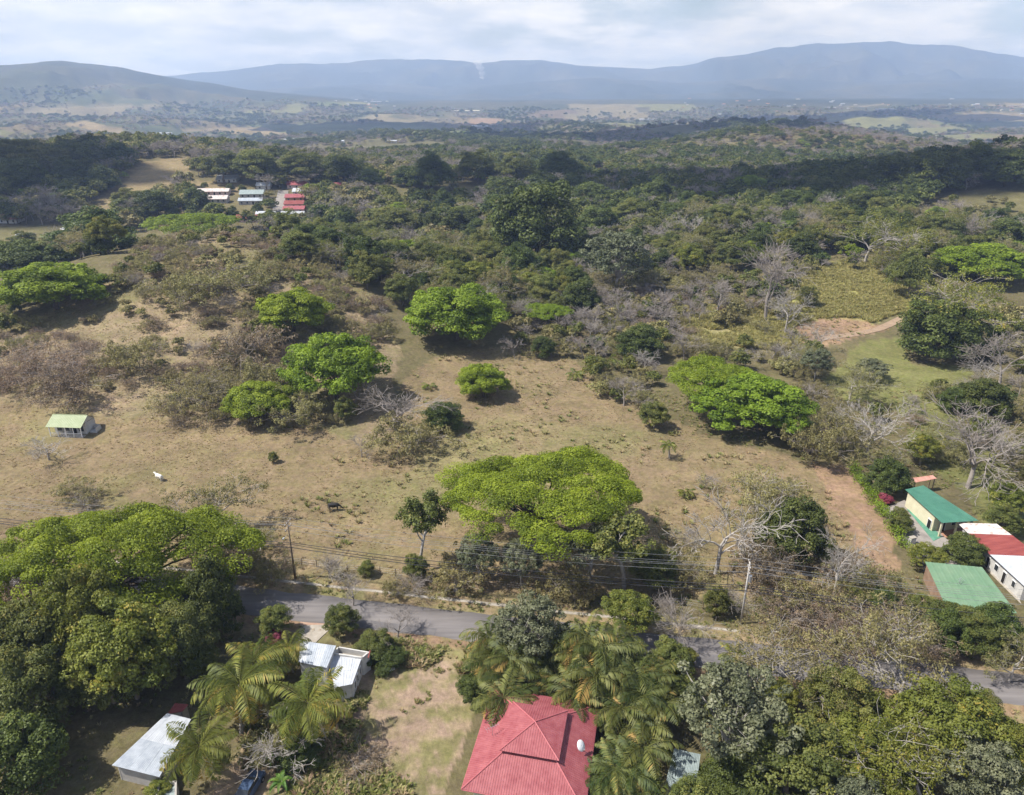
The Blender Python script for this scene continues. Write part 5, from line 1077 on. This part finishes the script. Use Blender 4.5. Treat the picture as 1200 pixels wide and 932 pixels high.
for args in [
 ('village_house','white roofed house on the bare lot above the village',265,214,20,TINW,WHITEW,.1),
 ('village_house','long low house with pale grey roof beside the bare lot, back row',248,229,34,TINR,PINKW,.05,.3),
 ('village_house','long low house with brownish grey roof, front row below the bare lot',246,238,34,TINR,GREYW,.05,.35),
 ('village_house','grey roofed village house left of the street',294,232,24,TING,GREYW,.1,.6),
 ('village_house','grey flat roofed annexe below the grey roofed house',293,240,24,TIN,GREYW,.1,.4),
 ('village_house','tall white two storey house near the top of the street',308,222,14,TINW,WHITEW,.1,.8),
 ('village_house','low hall with dark red roof at the foot of the street',290,261,24,REDD,PINKW,.05,.5),
 ('village_house','white roofed hall joined to the dark red one',310,258,19,TINW,WHITEW,.05,.8),
 ('village_house','pink house with red roof at the top of the street',347,221,20,REDR,PINKW,.1,.7),
 ('village_house','white roofed house beside the pink house',354,229,20,TINW,WHITEW,.05,.6),
 ('village_house','red roofed house in the middle of the street row',345,236,20,REDR,ORANGER,.08,.6),
 ('village_house','orange walled house in the street row',344,244,20,REDD,PINKW,.08,.6),
 ('village_house','red roofed house near the foot of the street',344,250,22,REDR,PINKW,.05,.5),
 ('village_house','pale roofed house at the foot of the street row',342,258,24,TINW,PINKW,.05,.6),
 ('village_house','house with half red half white roof apart from the street',392,223,20,REDR,WHITEW,.3,.7),
 ('village_house','low orange roofed house hidden in trees beyond the street',428,240,28,ORANGER,PINKW,-.1,.5),
 ('farm_house','pink roofed house at the edge of the open field behind the hill',6,262,22,SALM,WHITEW,0.,.6),
 ('farm_house','small red house among dark trees beyond the wood',759,208,13,REDD,PINKW,.1,.7),
 ('farm_house','pale house among trees beyond the wood',724,204,9,TINW,WHITEW,.1,.7),
 ('farm_house','pale low building beside the red earth cutting beyond the wood',652,177,12,TINW,WHITEW,0.,.5),
]: house(*args[:7], rz=args[7], dep=args[8] if len(args) > 8 else .7, group=None)
for nm, lb, u, v, w, m_ in [('greenhouse','white plastic greenhouse block in the fields beyond the left wood',182,158,26,TINW),('farm_building','white roofed farm building near the flat fields',235,173,20,TINW),('farm_building','long pale shed roof among the flat fields',346,166,26,TIN),
  ('farm_building','white shed above the orange earth track',420,180,18,TINW),('farm_building','bright white shed on the field edge near the pale long shed',395,168,14,TINW),('farm_building','pair of low white roofs beside the track',458,168,12,TINW),
  ('factory_building','blue white roofed works in the dark wooded hills',762,141,22,TINW),('farm_building','white roofs by the bare earth cutting',562,149,18,TINW),('factory_building','long cream building on the distant terrace',540,131,40,CREAM),
  ('town_building','white block in the distant left town',405,128,22,WHITEW),('town_building','white roofed block at the top of the distant town',440,120,12,TINW),('town_building','white hall in the hazy town under the volcano',1040,129,18,TINW),('town_building','pale block west of the white hall',976,127,9,WHITEW),('factory_building','white works beside the wooded hill under the volcano',932,137,12,TINW)]:
    house(nm, lb, u, v, w, m_, WHITEW, 0., .4, 4.0, 'building', det=False, kind='shed')
rt = random.Random(4)
for i in range(70):
    u, v = (rt.uniform(790, 1210), rt.triangular(112, 138, 124)) if i < 50 else (rt.uniform(380, 470), rt.uniform(116, 128))
    house('distant_house', 'tiny pale house of the far town under the volcano' if i < 50 else 'tiny pale house of the far town left of the smoke', u, v, rt.uniform(1.5, 4), rt.choice([TINW, TIN, ORANGER, GREYW, SALM]), rt.choice([GREYW, CREAM, PINKW]), rt.uniform(-.4, .4), .6, 3., 'house', 'houses of the far town under the volcano' if i < 50 else 'houses of the far town by the smoke', det=False)
for i, (u, v, w) in enumerate([(302,246,16),(314,238,14),(270,221,12),(326,212,22),(364,243,18),(374,232,20),(272,252,20),(240,218,10),(316,262,14),(362,222,14),(408,232,20),(284,222,12)]):
    place(('dense', 'mid')[i % 2], u, v, w, 'village_tree', ('dark green' if i % 2 == 0 else 'leafy green')+' garden tree among the village houses', 'tree', .9, i % 3, 'garden trees among the village houses, '+('dark' if i % 2 == 0 else 'light'))
# village street, draped on the slope
def lane(name, px, w, m, z=.12):
    P = [hit(u, v) for u, v in px]; S = []
    for i in range(len(P)-1):
        for k in range(12): S.append(P[i]+(P[i+1]-P[i])*k/12)
    S.append(P[-1]); V = []
    for i, p in enumerate(S):
        d = S[min(i+1, len(S)-1)]-S[max(i-1, 0)]; n = np.array([-d[1], d[0]])/math.hypot(d[0], d[1])
        for s in (-1, 1): x, y = p[0]+n[0]*w/2*s, p[1]+n[1]*w/2*s; V.append((x, y, float(ground(x, y))+z))
    Q = [[2*i, 2*i+2, 2*i+3, 2*i+1] for i in range(len(S)-1)]; return tag(obj(name, mesh_np(name, V, np.array(Q), [m])), kind='structure')
lane('village_street', [(322,266),(326,248),(332,224)], 7, CONCD, .25)
lane('dirt_track', [(930,402),(975,396),(1030,386),(1060,372)], 3.0, worn('track_soil', (.24,.17,.12), (.31,.23,.16), .8, .9, .1))
# ------------------------------------------------------------------ hedge
def hedge(name, label, px, w, h, seed, leaf):
    rng = np.random.default_rng(seed); P = [hit(u, v) for u, v in px]; C = []
    for i in range(len(P)-1):
        n = int(np.linalg.norm(P[i+1]-P[i])/.35)
        for k in range(n):
            p = P[i]+(P[i+1]-P[i])*k/n; C.append(p+np.array([rng.normal(0, w*.25), rng.normal(0, w*.25), rng.uniform(.2, h-.3)]))
    C = np.array(C); C[:, 2] += 0; V, F, tn = clumps(rng, C, np.full(len(C), w*.42), 60, .13, .9, -.6); o0 = P[0]
    e = thing(name, label, 'hedge', tuple(o0)); obj('foliage', mesh_np('foliage', V-o0, F, [leaf], tn), e)
    A = C[::4].copy(); A[:, 2] = ground(A[:, 0], A[:, 1])-.2; SV, SQ = segs_mesh(A-o0, C[::4]-o0, np.full(len(A), .04), np.full(len(A), .02), 4); obj('stem', mesh_np('stem', SV, SQ, [BARK]), e)
hedge('tall_hedge', 'tall bright clipped hedge between the ploughed strip and the driveway', [(998,552),(1020,584),(1040,612),(1062,645)], 2.0, 2.4, 501, LM['rain'])
# ------------------------------------------------------------------ poles and wires
CONCP = worn('pole_concrete', (.34,.32,.30), (.45,.43,.40), 1.5, .9, .1)
def pole(label, p, h, m, lamp=False, tr=False):
    e = thing('utility_pole', label, 'pole', tuple(p), math.atan2(RDIR[1], RDIR[0])); MB().tube([(0,0,-.6),(0,0,h*.5),(0,0,h)], [.17,.14,.10], 10).build('pole_shaft', m, e, True)
    for z in (h-.4, h-1.3):
        ca_ = MB().box(-.05,.05,-1.0,1.0,z-.06,z+.06).build('crossarm', WOOD, e)
        for y in (-.9,-.3,.3,.9): MB().tube([(0,y,z+.05),(0,y,z+.28)], [.05,.035], 6).build('insulator', WHITEP, ca_)
    if tr: MB().tube([(.35,0,h-3.2),(.35,0,h-2.2)], .24, 10).build('transformer', METAL, e)
    if lamp: MB().tube([(0,0,h-2.5),(0,-.9,h-2.1),(0,-1.6,h-2.0)], .03, 6).box(-.13,.13,-2.05,-1.55,-.07+h-2.0,.07+h-2.0).build('street_lamp', METAL, e)
    return e
pA = hit(346, 678); pB = hit(868, 731); hgt = 10.5; sp_ = pB-pA
PL = [pA-sp_, pA, pB, pB+sp_]
for q in (PL[0], PL[3]): q[2] = float(ground(q[0], q[1]))
for p, lb, m_, lp, tr in zip(PL, ('wooden utility pole hidden by the huge rain tree', 'dark wooden utility pole with street lamp on the far verge by the small olive tree', 'concrete utility pole with a white box on the far verge near the russet bush', 'concrete utility pole farther along the road past the gardens'), (WOOD, WOOD, CONCP, CONCP), (0, 1, 0, 0), (0, 0, 1, 0)): pole(lb, p, hgt, m_, lp, tr)
WIRE = mat('wire_rubber', (.05, .05, .055), .5, .3); WIREL = mat('wire_aluminium', (.35, .35, .36), .4, .5, .5); offy = Vector((RNRM[0], RNRM[1], 0))
for k, (off, z, sag, r, m_, lb) in enumerate([(-.9,hgt-.12,1.0,.018,WIREL,'outer roadside'),(-.3,hgt-.12,1.1,.018,WIREL,'inner roadside'),(.9,hgt-.12,1.0,.018,WIREL,'outer field side'),(-.9,hgt-1.02,1.2,.022,WIREL,'lower roadside'),(.3,hgt-1.02,1.3,.022,WIREL,'lower field side'),(0,6.6,1.0,.045,WIRE,'thick black upper'),(.12,6.2,1.4,.04,WIRE,'thick black middle'),(-.1,5.8,1.2,.05,WIRE,'thick black lowest')]):
    pts = []
    for i in range(3):
        a0 = V3(PL[i])+offy*off+Vector((0,0,z)); b0 = V3(PL[i+1])+offy*off+Vector((0,0,z))
        for j in range(20): f = j/20; pts.append(a0.lerp(b0, f)-Vector((0,0,sag*4*f*(1-f))))
    pts.append(b0); tag(MB().tube(pts, r, 4).build('overhead_wire', m_), lb+' overhead line strung between the roadside utility poles', 'wire')
# roadside wire fence with its posts
FP = []; e0 = RA+RDIR*(-22)+RNRM*9.5; FE = thing('roadside_fence', 'wire fence on weathered posts between the road bank and the pasture', 'fence', (e0[0], e0[1], float(ground(*e0))))
for i in range(34):
    q = e0+RDIR*(i*2.6)+RNRM*rt.uniform(-.2, .2); z = float(ground(q[0], q[1])); tl = rt.uniform(-.06, .06); b0 = V3((q[0]-e0[0], q[1]-e0[1], z-FE.location.z)); FP.append(b0)
    MB().tube([b0-Vector((0,0,.4)), b0+Vector((tl, tl, .7)), b0+Vector((tl*2, tl*2, 1.35))], [.08,.075,.07], 6).build('fence_post', WOOD, FE)
for z in (.35,.75,1.15): MB().tube([p+Vector((0,0,z)) for p in FP], .012, 3).build('fence_wire', METAL, FE)
st_ = hit(534, 693); stump = thing('pale_stump', 'stout pale trunk stub standing on the far verge', 'stump', tuple(st_)); MB().tube([(0,0,-.4),(.03,0,1.0),(0,.05,2.6),(.06,.02,3.0)], [.42,.33,.30,.22], 9).build('trunk', BARKG, stump, True); MB().tube([(.02,0,2.4),(.5,.1,3.0)], [.14,.09], 6).build('limb', BARKG, stump, True)
# ------------------------------------------------------------------ animals and person
def loft(rings, k=12):
    mb = MB()
    for (x, z, ry, rz_) in rings: mb.v += [(x, ry*math.cos(2*math.pi*j/k), z+rz_*math.sin(2*math.pi*j/k)) for j in range(k)]
    for i in range(len(rings)-1):
        for j in range(k): mb.f.append((i*k+j, i*k+(j+1) % k, (i+1)*k+(j+1) % k, (i+1)*k+j))
    mb.f.append(tuple(range(k-1, -1, -1))); n = len(rings); mb.f.append(tuple((n-1)*k+j for j in range(k))); return mb
def cow(label, u, v, L, m, rz, graze=False, group=None):
    p = hit(u, v); e = thing('cow' if L > 1.6 else 'calf', label, 'cow', tuple(p), rz); s = L/2.0; hz_ = -.75 if graze else .25
    mb = loft([(-.98,1.12,.05,.06),(-.92,1.10,.22,.25),(-.6,1.02,.31,.36),(-.1,.96,.36,.42),(.35,1.0,.33,.40),(.62,1.06,.24,.32),(.85,1.12+hz_*.3,.15,.22),(1.05,1.16+hz_*.6,.12,.16),(1.15,1.18+hz_*.8,.13,.15),(1.32,1.12+hz_,.12,.13),(1.5,1.0+hz_,.09,.09),(1.55,.98+hz_,.04,.05)])
    for x, y in ((-.75,.2),(-.75,-.2),(.5,.18),(.5,-.18)):
        bx_ = -.08 if x < 0 else .03; mb.tube([(x,y,1.0),(x+bx_*.3,y,.7),(x+bx_,y,.42),(x+bx_*.4,y,.08),(x+.06,y,-.05)], [.19,.13,.075,.06,.075], 8)
    for sy in (-1, 1): mb.tube([(1.12,sy*.1,1.28+hz_*.8),(1.05,sy*.27,1.26+hz_*.8)], [.05,.03], 5)
    mb.tube([(-.95,0,1.2),(-1.06,0,.9),(-1.05,0,.55)], [.04,.03,.05], 5)
    o = mb.build('body', m, e, True); o.scale = (s, s, s); return e
HIDEW = worn('pale_hide', (.60,.57,.52), (.72,.70,.66), 2., .8, .2); HIDEB = worn('black_hide', (.012,.011,.01), (.03,.026,.022), 2., .7, .3)
cow('black cow grazing alone in the open pasture', 392, 598, 2.2, HIDEB, rad(8), True)
cow('white cow standing in the pasture below the dry hill', 187, 563, 2.0, HIDEW, rad(150))
cow('small white calf beside the sparse bush at the huge rain tree', 71, 580, 1.3, HIDEW, rad(60), True)
SKINM = mat('skin', (.30,.17,.11), .6, .3); SHIRT = mat('white_shirt', (.72,.72,.72), .8, .1); TROUS = mat('dark_trousers', (.03,.032,.045), .9, .1); HAIRM = mat('dark_hair', (.012,.01,.009), .6, .3)
pp = at(1046, 607, .42); PE = thing('person', 'person in white shirt and dark trousers standing on the driveway by the hedge', 'person', (pp[0], pp[1], .42), rad(200))
body = MB()
def ring(z, rx, ry, cx=0., cy_=0., k=12): return [(cx+rx*math.cos(2*math.pi*j/k), cy_+ry*math.sin(2*math.pi*j/k), z) for j in range(k)]
secs = [(.86,.16,.12),(.95,.165,.125),(1.1,.145,.105),(1.28,.18,.115),(1.40,.19,.10),(1.46,.10,.07),(1.50,.055,.055),(1.55,.06,.065),(1.60,.075,.09),(1.66,.082,.098),(1.72,.072,.088),(1.76,.03,.04)]
for z, rx, ry in secs: body.v += ring(z, rx, ry)
for i in range(len(secs)-1):
    for j in range(12): body.f.append((i*12+j, i*12+(j+1) % 12, (i+1)*12+(j+1) % 12, (i+1)*12+j))
for sx in (-1, 1):
    body.tube([(sx*.09,0,.93),(sx*.10,.01,.5),(sx*.10,-.01,.10),(sx*.10,.0,.04)], [.09,.065,.045,.05], 8); body.tube([(sx*.10,-.04,.035),(sx*.10,.16,.03)], [.045,.035], 6)
    body.tube([(sx*.18,0,1.40),(sx*.24,.0,1.12),(sx*.22,.10,.88)], [.055,.043,.03], 8)
    for f in range(5): body.tube([(sx*(.205+.012*f),.10+.006*f,.88),(sx*(.20+.012*f),.13,.80+.012*abs(f-2)),(sx*(.195+.01*f),.15,.755+.014*abs(f-2))], [.011,.010,.008], 5)
body.build('body', SKINM, PE, True)
sh = MB(); ss = [(.90,.18,.14),(1.1,.165,.125),(1.28,.195,.13),(1.41,.205,.115),(1.47,.11,.08)]
for z, rx, ry in ss: sh.v += ring(z, rx, ry)
for i in range(len(ss)-1):
    for j in range(12): sh.f.append((i*12+j, i*12+(j+1) % 12, (i+1)*12+(j+1) % 12, (i+1)*12+j))
for sx in (-1, 1): sh.tube([(sx*.17,0,1.42),(sx*.225,0,1.22)], [.075,.065], 8)
sh.build('shirt', SHIRT, PE, True)
tr_ = MB()
for sx in (-1, 1): tr_.tube([(sx*.085,0,.97),(sx*.10,.01,.5),(sx*.10,-.005,.09)], [.108,.085,.068], 8)
tr_.build('trousers', TROUS, PE, True)
hr = MB()
for z, rx, ry in [(1.63,.086,.09),(1.69,.088,.102),(1.745,.075,.09),(1.775,.03,.04)]: hr.v += ring(z, rx, ry, 0, -.018)
for i in range(3):
    for j in range(12): hr.f.append((i*12+j, i*12+(j+1) % 12, (i+1)*12+(j+1) % 12, (i+1)*12+j))
hr.f.append(tuple(36+j for j in range(12))); hr.build('hair', HAIRM, PE, True)
MB().tube([(0,.09,1.655),(0,.115,1.63)], [.012,.018], 6).build('nose', SKINM, PE, True)
# ------------------------------------------------------------------ vehicles
TYRE = mat('tyre_rubber', (.02,.02,.02), .9, .2)
def car(label, P, rz, paint, long_=4.2, group=None):
    e = thing('parked_car', label, 'car', tuple(P), rz, group); h = long_/2; prof = [(-h,.35),(-h,.85),(-h*.88,1.0),(-h*.55,1.02),(h*.42,1.0),(h*.92,.82),(h,.62),(h,.35)]; W2 = .84
    mb = MB(); n = len(prof)
    for y, k in ((-W2,1),(-W2*.94,1.0),(W2*.94,1.),(W2,1)): mb.v += [(x, y, z if abs(y) < W2 else z-.04*(z > .8)) for x, z in prof]
    for i in range(3):
        for j in range(n): mb.f.append((i*n+j, i*n+(j+1) % n, (i+1)*n+(j+1) % n, (i+1)*n+j))
    mb.f += [tuple(range(n-1, -1, -1)), tuple(3*n+j for j in range(n))]; mb.build('body', paint, e)
    cab = [(-h*.80,.99),(-h*.52,1.46),(h*.12,1.48),(h*.46,.99)]
    c = MB().add([(x, -.74 if z < 1.2 else -.60, z) for x, z in cab]+[(x, .74 if z < 1.2 else .60, z) for x, z in cab], [(3,2,1,0),(4,5,6,7),(0,1,5,4),(2,3,7,6),(1,2,6,5)]); c.build('windows', GLASS, e)
    MB().add([(x, y, z) for y in (-.6,.6) for x, z in ((-h*.5,1.465),(-.05,1.50),(h*.11,1.485))], [(0,1,4,3),(1,2,5,4)]).build('roof', paint, e)
    for x in (-h*.62, h*.62):
        for y in (-.80, .80):
            w_ = MB().tube([(x,y-.1,.32),(x,y+.1,.32)], .32, 14).build('wheel', TYRE, e); MB().tube([(x,y-.115,.32),(x,y+.115,.32)], .18, 10).build('rim', METAL, w_)
    for y in (-.6,.6): MB().box(h-.02,h+.02,y-.16,y+.16,.62,.74).build('headlight', WHITEP, e)
    return e
p = at(293, 927, 0); car('dark blue car parked in the palm shade under the bare white limbed tree', (p[0], p[1], float(ground(p[0], p[1]))), rad(80), mat('blue_paint', (.05,.08,.14), .3, .5))
for u, v, lb, c_ in [(24,277,'pale pickup parked in the open field behind the hill, nearest the pink roofed house',(.6,.6,.6)),(36,276,'dark car beside the pale pickup in the open field behind the hill',(.05,.05,.06)),(75,270,'white car at the start of the row across the open field behind the hill',(.7,.7,.7)),(84,271,'dark blue car in the row across the open field behind the hill',(.04,.05,.1)),(92,269,'silver car in the row across the open field behind the hill',(.5,.5,.52)),(98,267,'red brown car at the end of the row across the open field behind the hill',(.2,.06,.05))]:
    p = hit(u, v); car(lb, p, rt.uniform(-.6, .6), mat('car_paint', c_, .3, .5), 4.6)
# small yard things
p = at(1068, 637, .42); b0 = thing('meter_box', 'white painted concrete meter box on the driveway beside the round shrub', 'box', (p[0], p[1], .42), .3); MB().box(-.5,.5,-.3,.3,0,1.15).build('box_body', WHITEW, b0); MB().box(-.56,.56,-.36,.36,1.15,1.27).build('cap', CONC, b0); MB().box(-.3,.3,-.34,-.29,.4,.95).build('door', METAL, b0)
p = hit(457, 786); b0 = thing('plastic_sack', 'crumpled white plastic sack lying in the yard grass', 'sack', tuple(p), .4); rg = np.random.default_rng(8); D = sph(rg, 60, -.6); mb = loft([(-.7,.12,.1,.08),(-.5,.2,.4,.22),(-.1,.24,.45,.27),(.3,.2,.38,.22),(.6,.12,.2,.1)], 10); mb.v = [(x+rg.normal(0,.05), y+rg.normal(0,.05), max(z+rg.normal(0,.04), -.02)) for x, y, z in mb.v]; mb.build('sack_body', WHITEP, b0)
# broad leaved plants beside the bare limbed tree
def broad(label, u, v, n, L, nm='broad_leaved_plant', z=0):
    p = hit(u, v); e = thing(nm, label, 'plant', tuple(p)); rg = np.random.default_rng(int(u*7+v)); MB().tube([(0,0,-.3),(.02,0,.4),(0,.02,.8)], [.12,.1,.06], 7).build('stem', BARK, e)
    for i in range(n):
        a = i*2.4+rg.uniform(-.3,.3); el = rg.uniform(.4, 1.1); LL = L*rg.uniform(.8,1.1); V = []; t_ = np.linspace(0, 1, 7)
        for q in t_:
            ee = el-1.0*q*q; V.append((q*LL*math.cos(ee), q*LL*math.sin(ee)*.9, .26*LL*math.sin(math.pi*min(.12+q*.86, 1))*.62))
        vs = []
        for (x, z_, w__) in V:
            for s in (-1, 0, 1): X, Y = x, s*w__; vs.append((X*math.cos(a)-Y*math.sin(a), X*math.sin(a)+Y*math.cos(a), .7+z_+(.08*abs(s))))
        f = [(3*i_+j, 3*i_+3+j, 3*i_+4+j, 3*i_+1+j) for i_ in range(6) for j in range(2)]; me = mesh_np('leaf', vs, np.array(f), [LM['banana']], np.full(len(vs), rg.random()), smooth=True); obj('leaf', me, e)
broad('glossy plant with broad upright leaves beside the parked blue car', 331, 922, 13, 1.5)
broad('broad leaved plant at the foot of the bare white limbed tree', 318, 893, 12, 1.2)
place('bare', 338, 862, 84, 'leafless_tree', 'white limbed bare tree hung with bromeliads among the coconut palms', 'tree', .75, 0)
place('olivebush', 318, 872, 50, 'bromeliad_bush', 'bushy growth on the limbs of the white limbed bare tree', 'bush', 1.2, 1)
place('dense', 350, 880, 60, 'garden_shrub', 'dark shrub in the shade of the white limbed bare tree', 'bush', .8, 0)
place('brownbush', 410, 890, 46, 'dry_bush', 'low brown brush heap on the yard grass', 'bush', .5, 1)
place('yellow', 185, 925, 36, 'garden_shrub', 'bright shrub on the near corner of the dappled tin shed', 'bush', .8, 0)
k_ = place('yellow', 322, 747, 26, 'flowering_shrub', 'red flowering shrub between the palms and the driveway', 'bush', .8, 0)
for c_ in k_.children:
    if c_.name.startswith('crown'): c_.data = c_.data.copy(); c_.data.materials[0] = LM['pink']
k_ = place('mid', 1037, 586, 20, 'flowering_shrub', 'dark pink flowering shrub at the head of the driveway', 'bush', .7, 0)
for c_ in k_.children:
    if c_.name.startswith('crown'): c_.data = c_.data.copy(); c_.data.materials[0] = LM['pink']
# ------------------------------------------------------------------ clouds that shade parts of the valley, smoke, haze
LOWZ, HIGHZ = float(GZ.min()), float(GZ.max()); CLZ = max(1150, HIGHZ+250)
CLM = mat('cloud_white', (.85,.85,.86), 1.0, 0.)
us_, vs_ = np.meshgrid(np.linspace(0, 2*math.pi, 15)[:-1], np.linspace(-math.pi/2, math.pi/2, 9), indexing='xy')
SPH = np.stack([np.cos(vs_)*np.cos(us_), np.cos(vs_)*np.sin(us_), np.sin(vs_)], -1).reshape(-1, 3); SQ_ = np.array([[i*14+j, i*14+(j+1) % 14, (i+1)*14+(j+1) % 14, (i+1)*14+j] for i in range(8) for j in range(14)])
def cloud(label, gx, gy, rx, ry, seed, n=46, size=.27):
    """a cumulus whose shadow falls round the ground point gx, gy"""
    rg = np.random.default_rng(seed); k = CLZ/SUNV.z; c = np.array([gx+SUNV.x*k, gy+SUNV.y*k, CLZ]); VV, QQ = [], []
    for i in range(n):
        a = rg.uniform(0, 6.28); q = math.sqrt(rg.random()); r = min(rx, ry)*size*rg.uniform(.6, 1.5)*(1.25-.6*q); V = SPH*r*np.array([1.2, 1.0, .55])
        V = V*(1+.22*fbm(V[:, 0]/r*1.7+i, V[:, 1]/r*1.7+V[:, 2]/r*2, seed+i, 3))[:, None]
        VV.append(V+c+np.array([q*rx*math.cos(a), q*ry*math.sin(a), r*.3])); QQ.append(SQ_+len(SPH)*i)
    tag(obj('cloud', mesh_np('cloud', np.concatenate(VV), np.concatenate(QQ), [CLM], smooth=True)), label, None, None, 'structure')
cloud('cumulus cloud shading the valley wood', 165, 530, 270, 95, 1)
cloud('cumulus cloud shading the wood behind the hill', -360, 500, 110, 130, 2)
cloud('cumulus cloud shading the wooded middle hills', 450, 1800, 620, 380, 3)
cloud('unseen cloud added to shade patches of the far left farmland', -900, 1500, 330, 260, 5)  # this and the next two: unseen clouds added only for patchy far shade
cloud('unseen cloud added to shade patches of the far farmland', -500, 2700, 600, 350, 6)
cloud('unseen cloud added to shade patches of the plain under the volcano', 1500, 3300, 600, 420, 7)
sm = bpy.data.materials.new('smoke_volume'); sm.use_nodes = True; t = sm.node_tree; t.nodes.clear(); pv = N('ShaderNodeVolumePrincipled', t); pv.inputs['Color'].default_value = (.95,.95,.96,1); pv.inputs['Density'].default_value = .02
ot = N('ShaderNodeOutputMaterial', t); t.links.new(pv.outputs[0], ot.inputs['Volume'])
sb = hit(564, 93); SM = MB(); nn = 12; kk = 12
for i in range(nn):
    f = i/(nn-1); r = 22+26*f+8*math.sin(i*2.1); SM.v += [(sb[0]+18*math.sin(f*5)-20*f+r*math.cos(2*math.pi*j/kk)*(1+.25*math.sin(3*j+i)), sb[1]+r*math.sin(2*math.pi*j/kk), sb[2]-5+190*f) for j in range(kk)]
for i in range(nn-1):
    for j in range(kk): SM.f.append((i*kk+j, i*kk+(j+1) % kk, (i+1)*kk+(j+1) % kk, (i+1)*kk+j))
SM.f += [tuple(range(kk-1, -1, -1)), tuple((nn-1)*kk+j for j in range(kk))]
tag(SM.build('smoke', sm), 'white smoke column rising before the far blue range', None, None, 'stuff')
hz = MB().box(-14200, 14200, -14200, 14200, LOWZ-3, HIGHZ+40)
hm_ = bpy.data.materials.new('haze_air'); hm_.use_nodes = True; t = hm_.node_tree; t.nodes.clear()
pv = N('ShaderNodeVolumePrincipled', t); pv.inputs['Color'].default_value = (.44, .60, 1.0, 1); pv.inputs['Absorption Color'].default_value = (.3, .3, .3, 1); pv.inputs['Density'].default_value = HAZE_DENSITY; pv.inputs['Anisotropy'].default_value = .1
ot = N('ShaderNodeOutputMaterial', t); t.links.new(pv.outputs[0], ot.inputs['Volume'])
tag(hz.build('haze', hm_), 'thin blue haze hanging over the whole valley', None, None, 'stuff')
print('done', round(time.time()-T0, 1), HIGHZ)
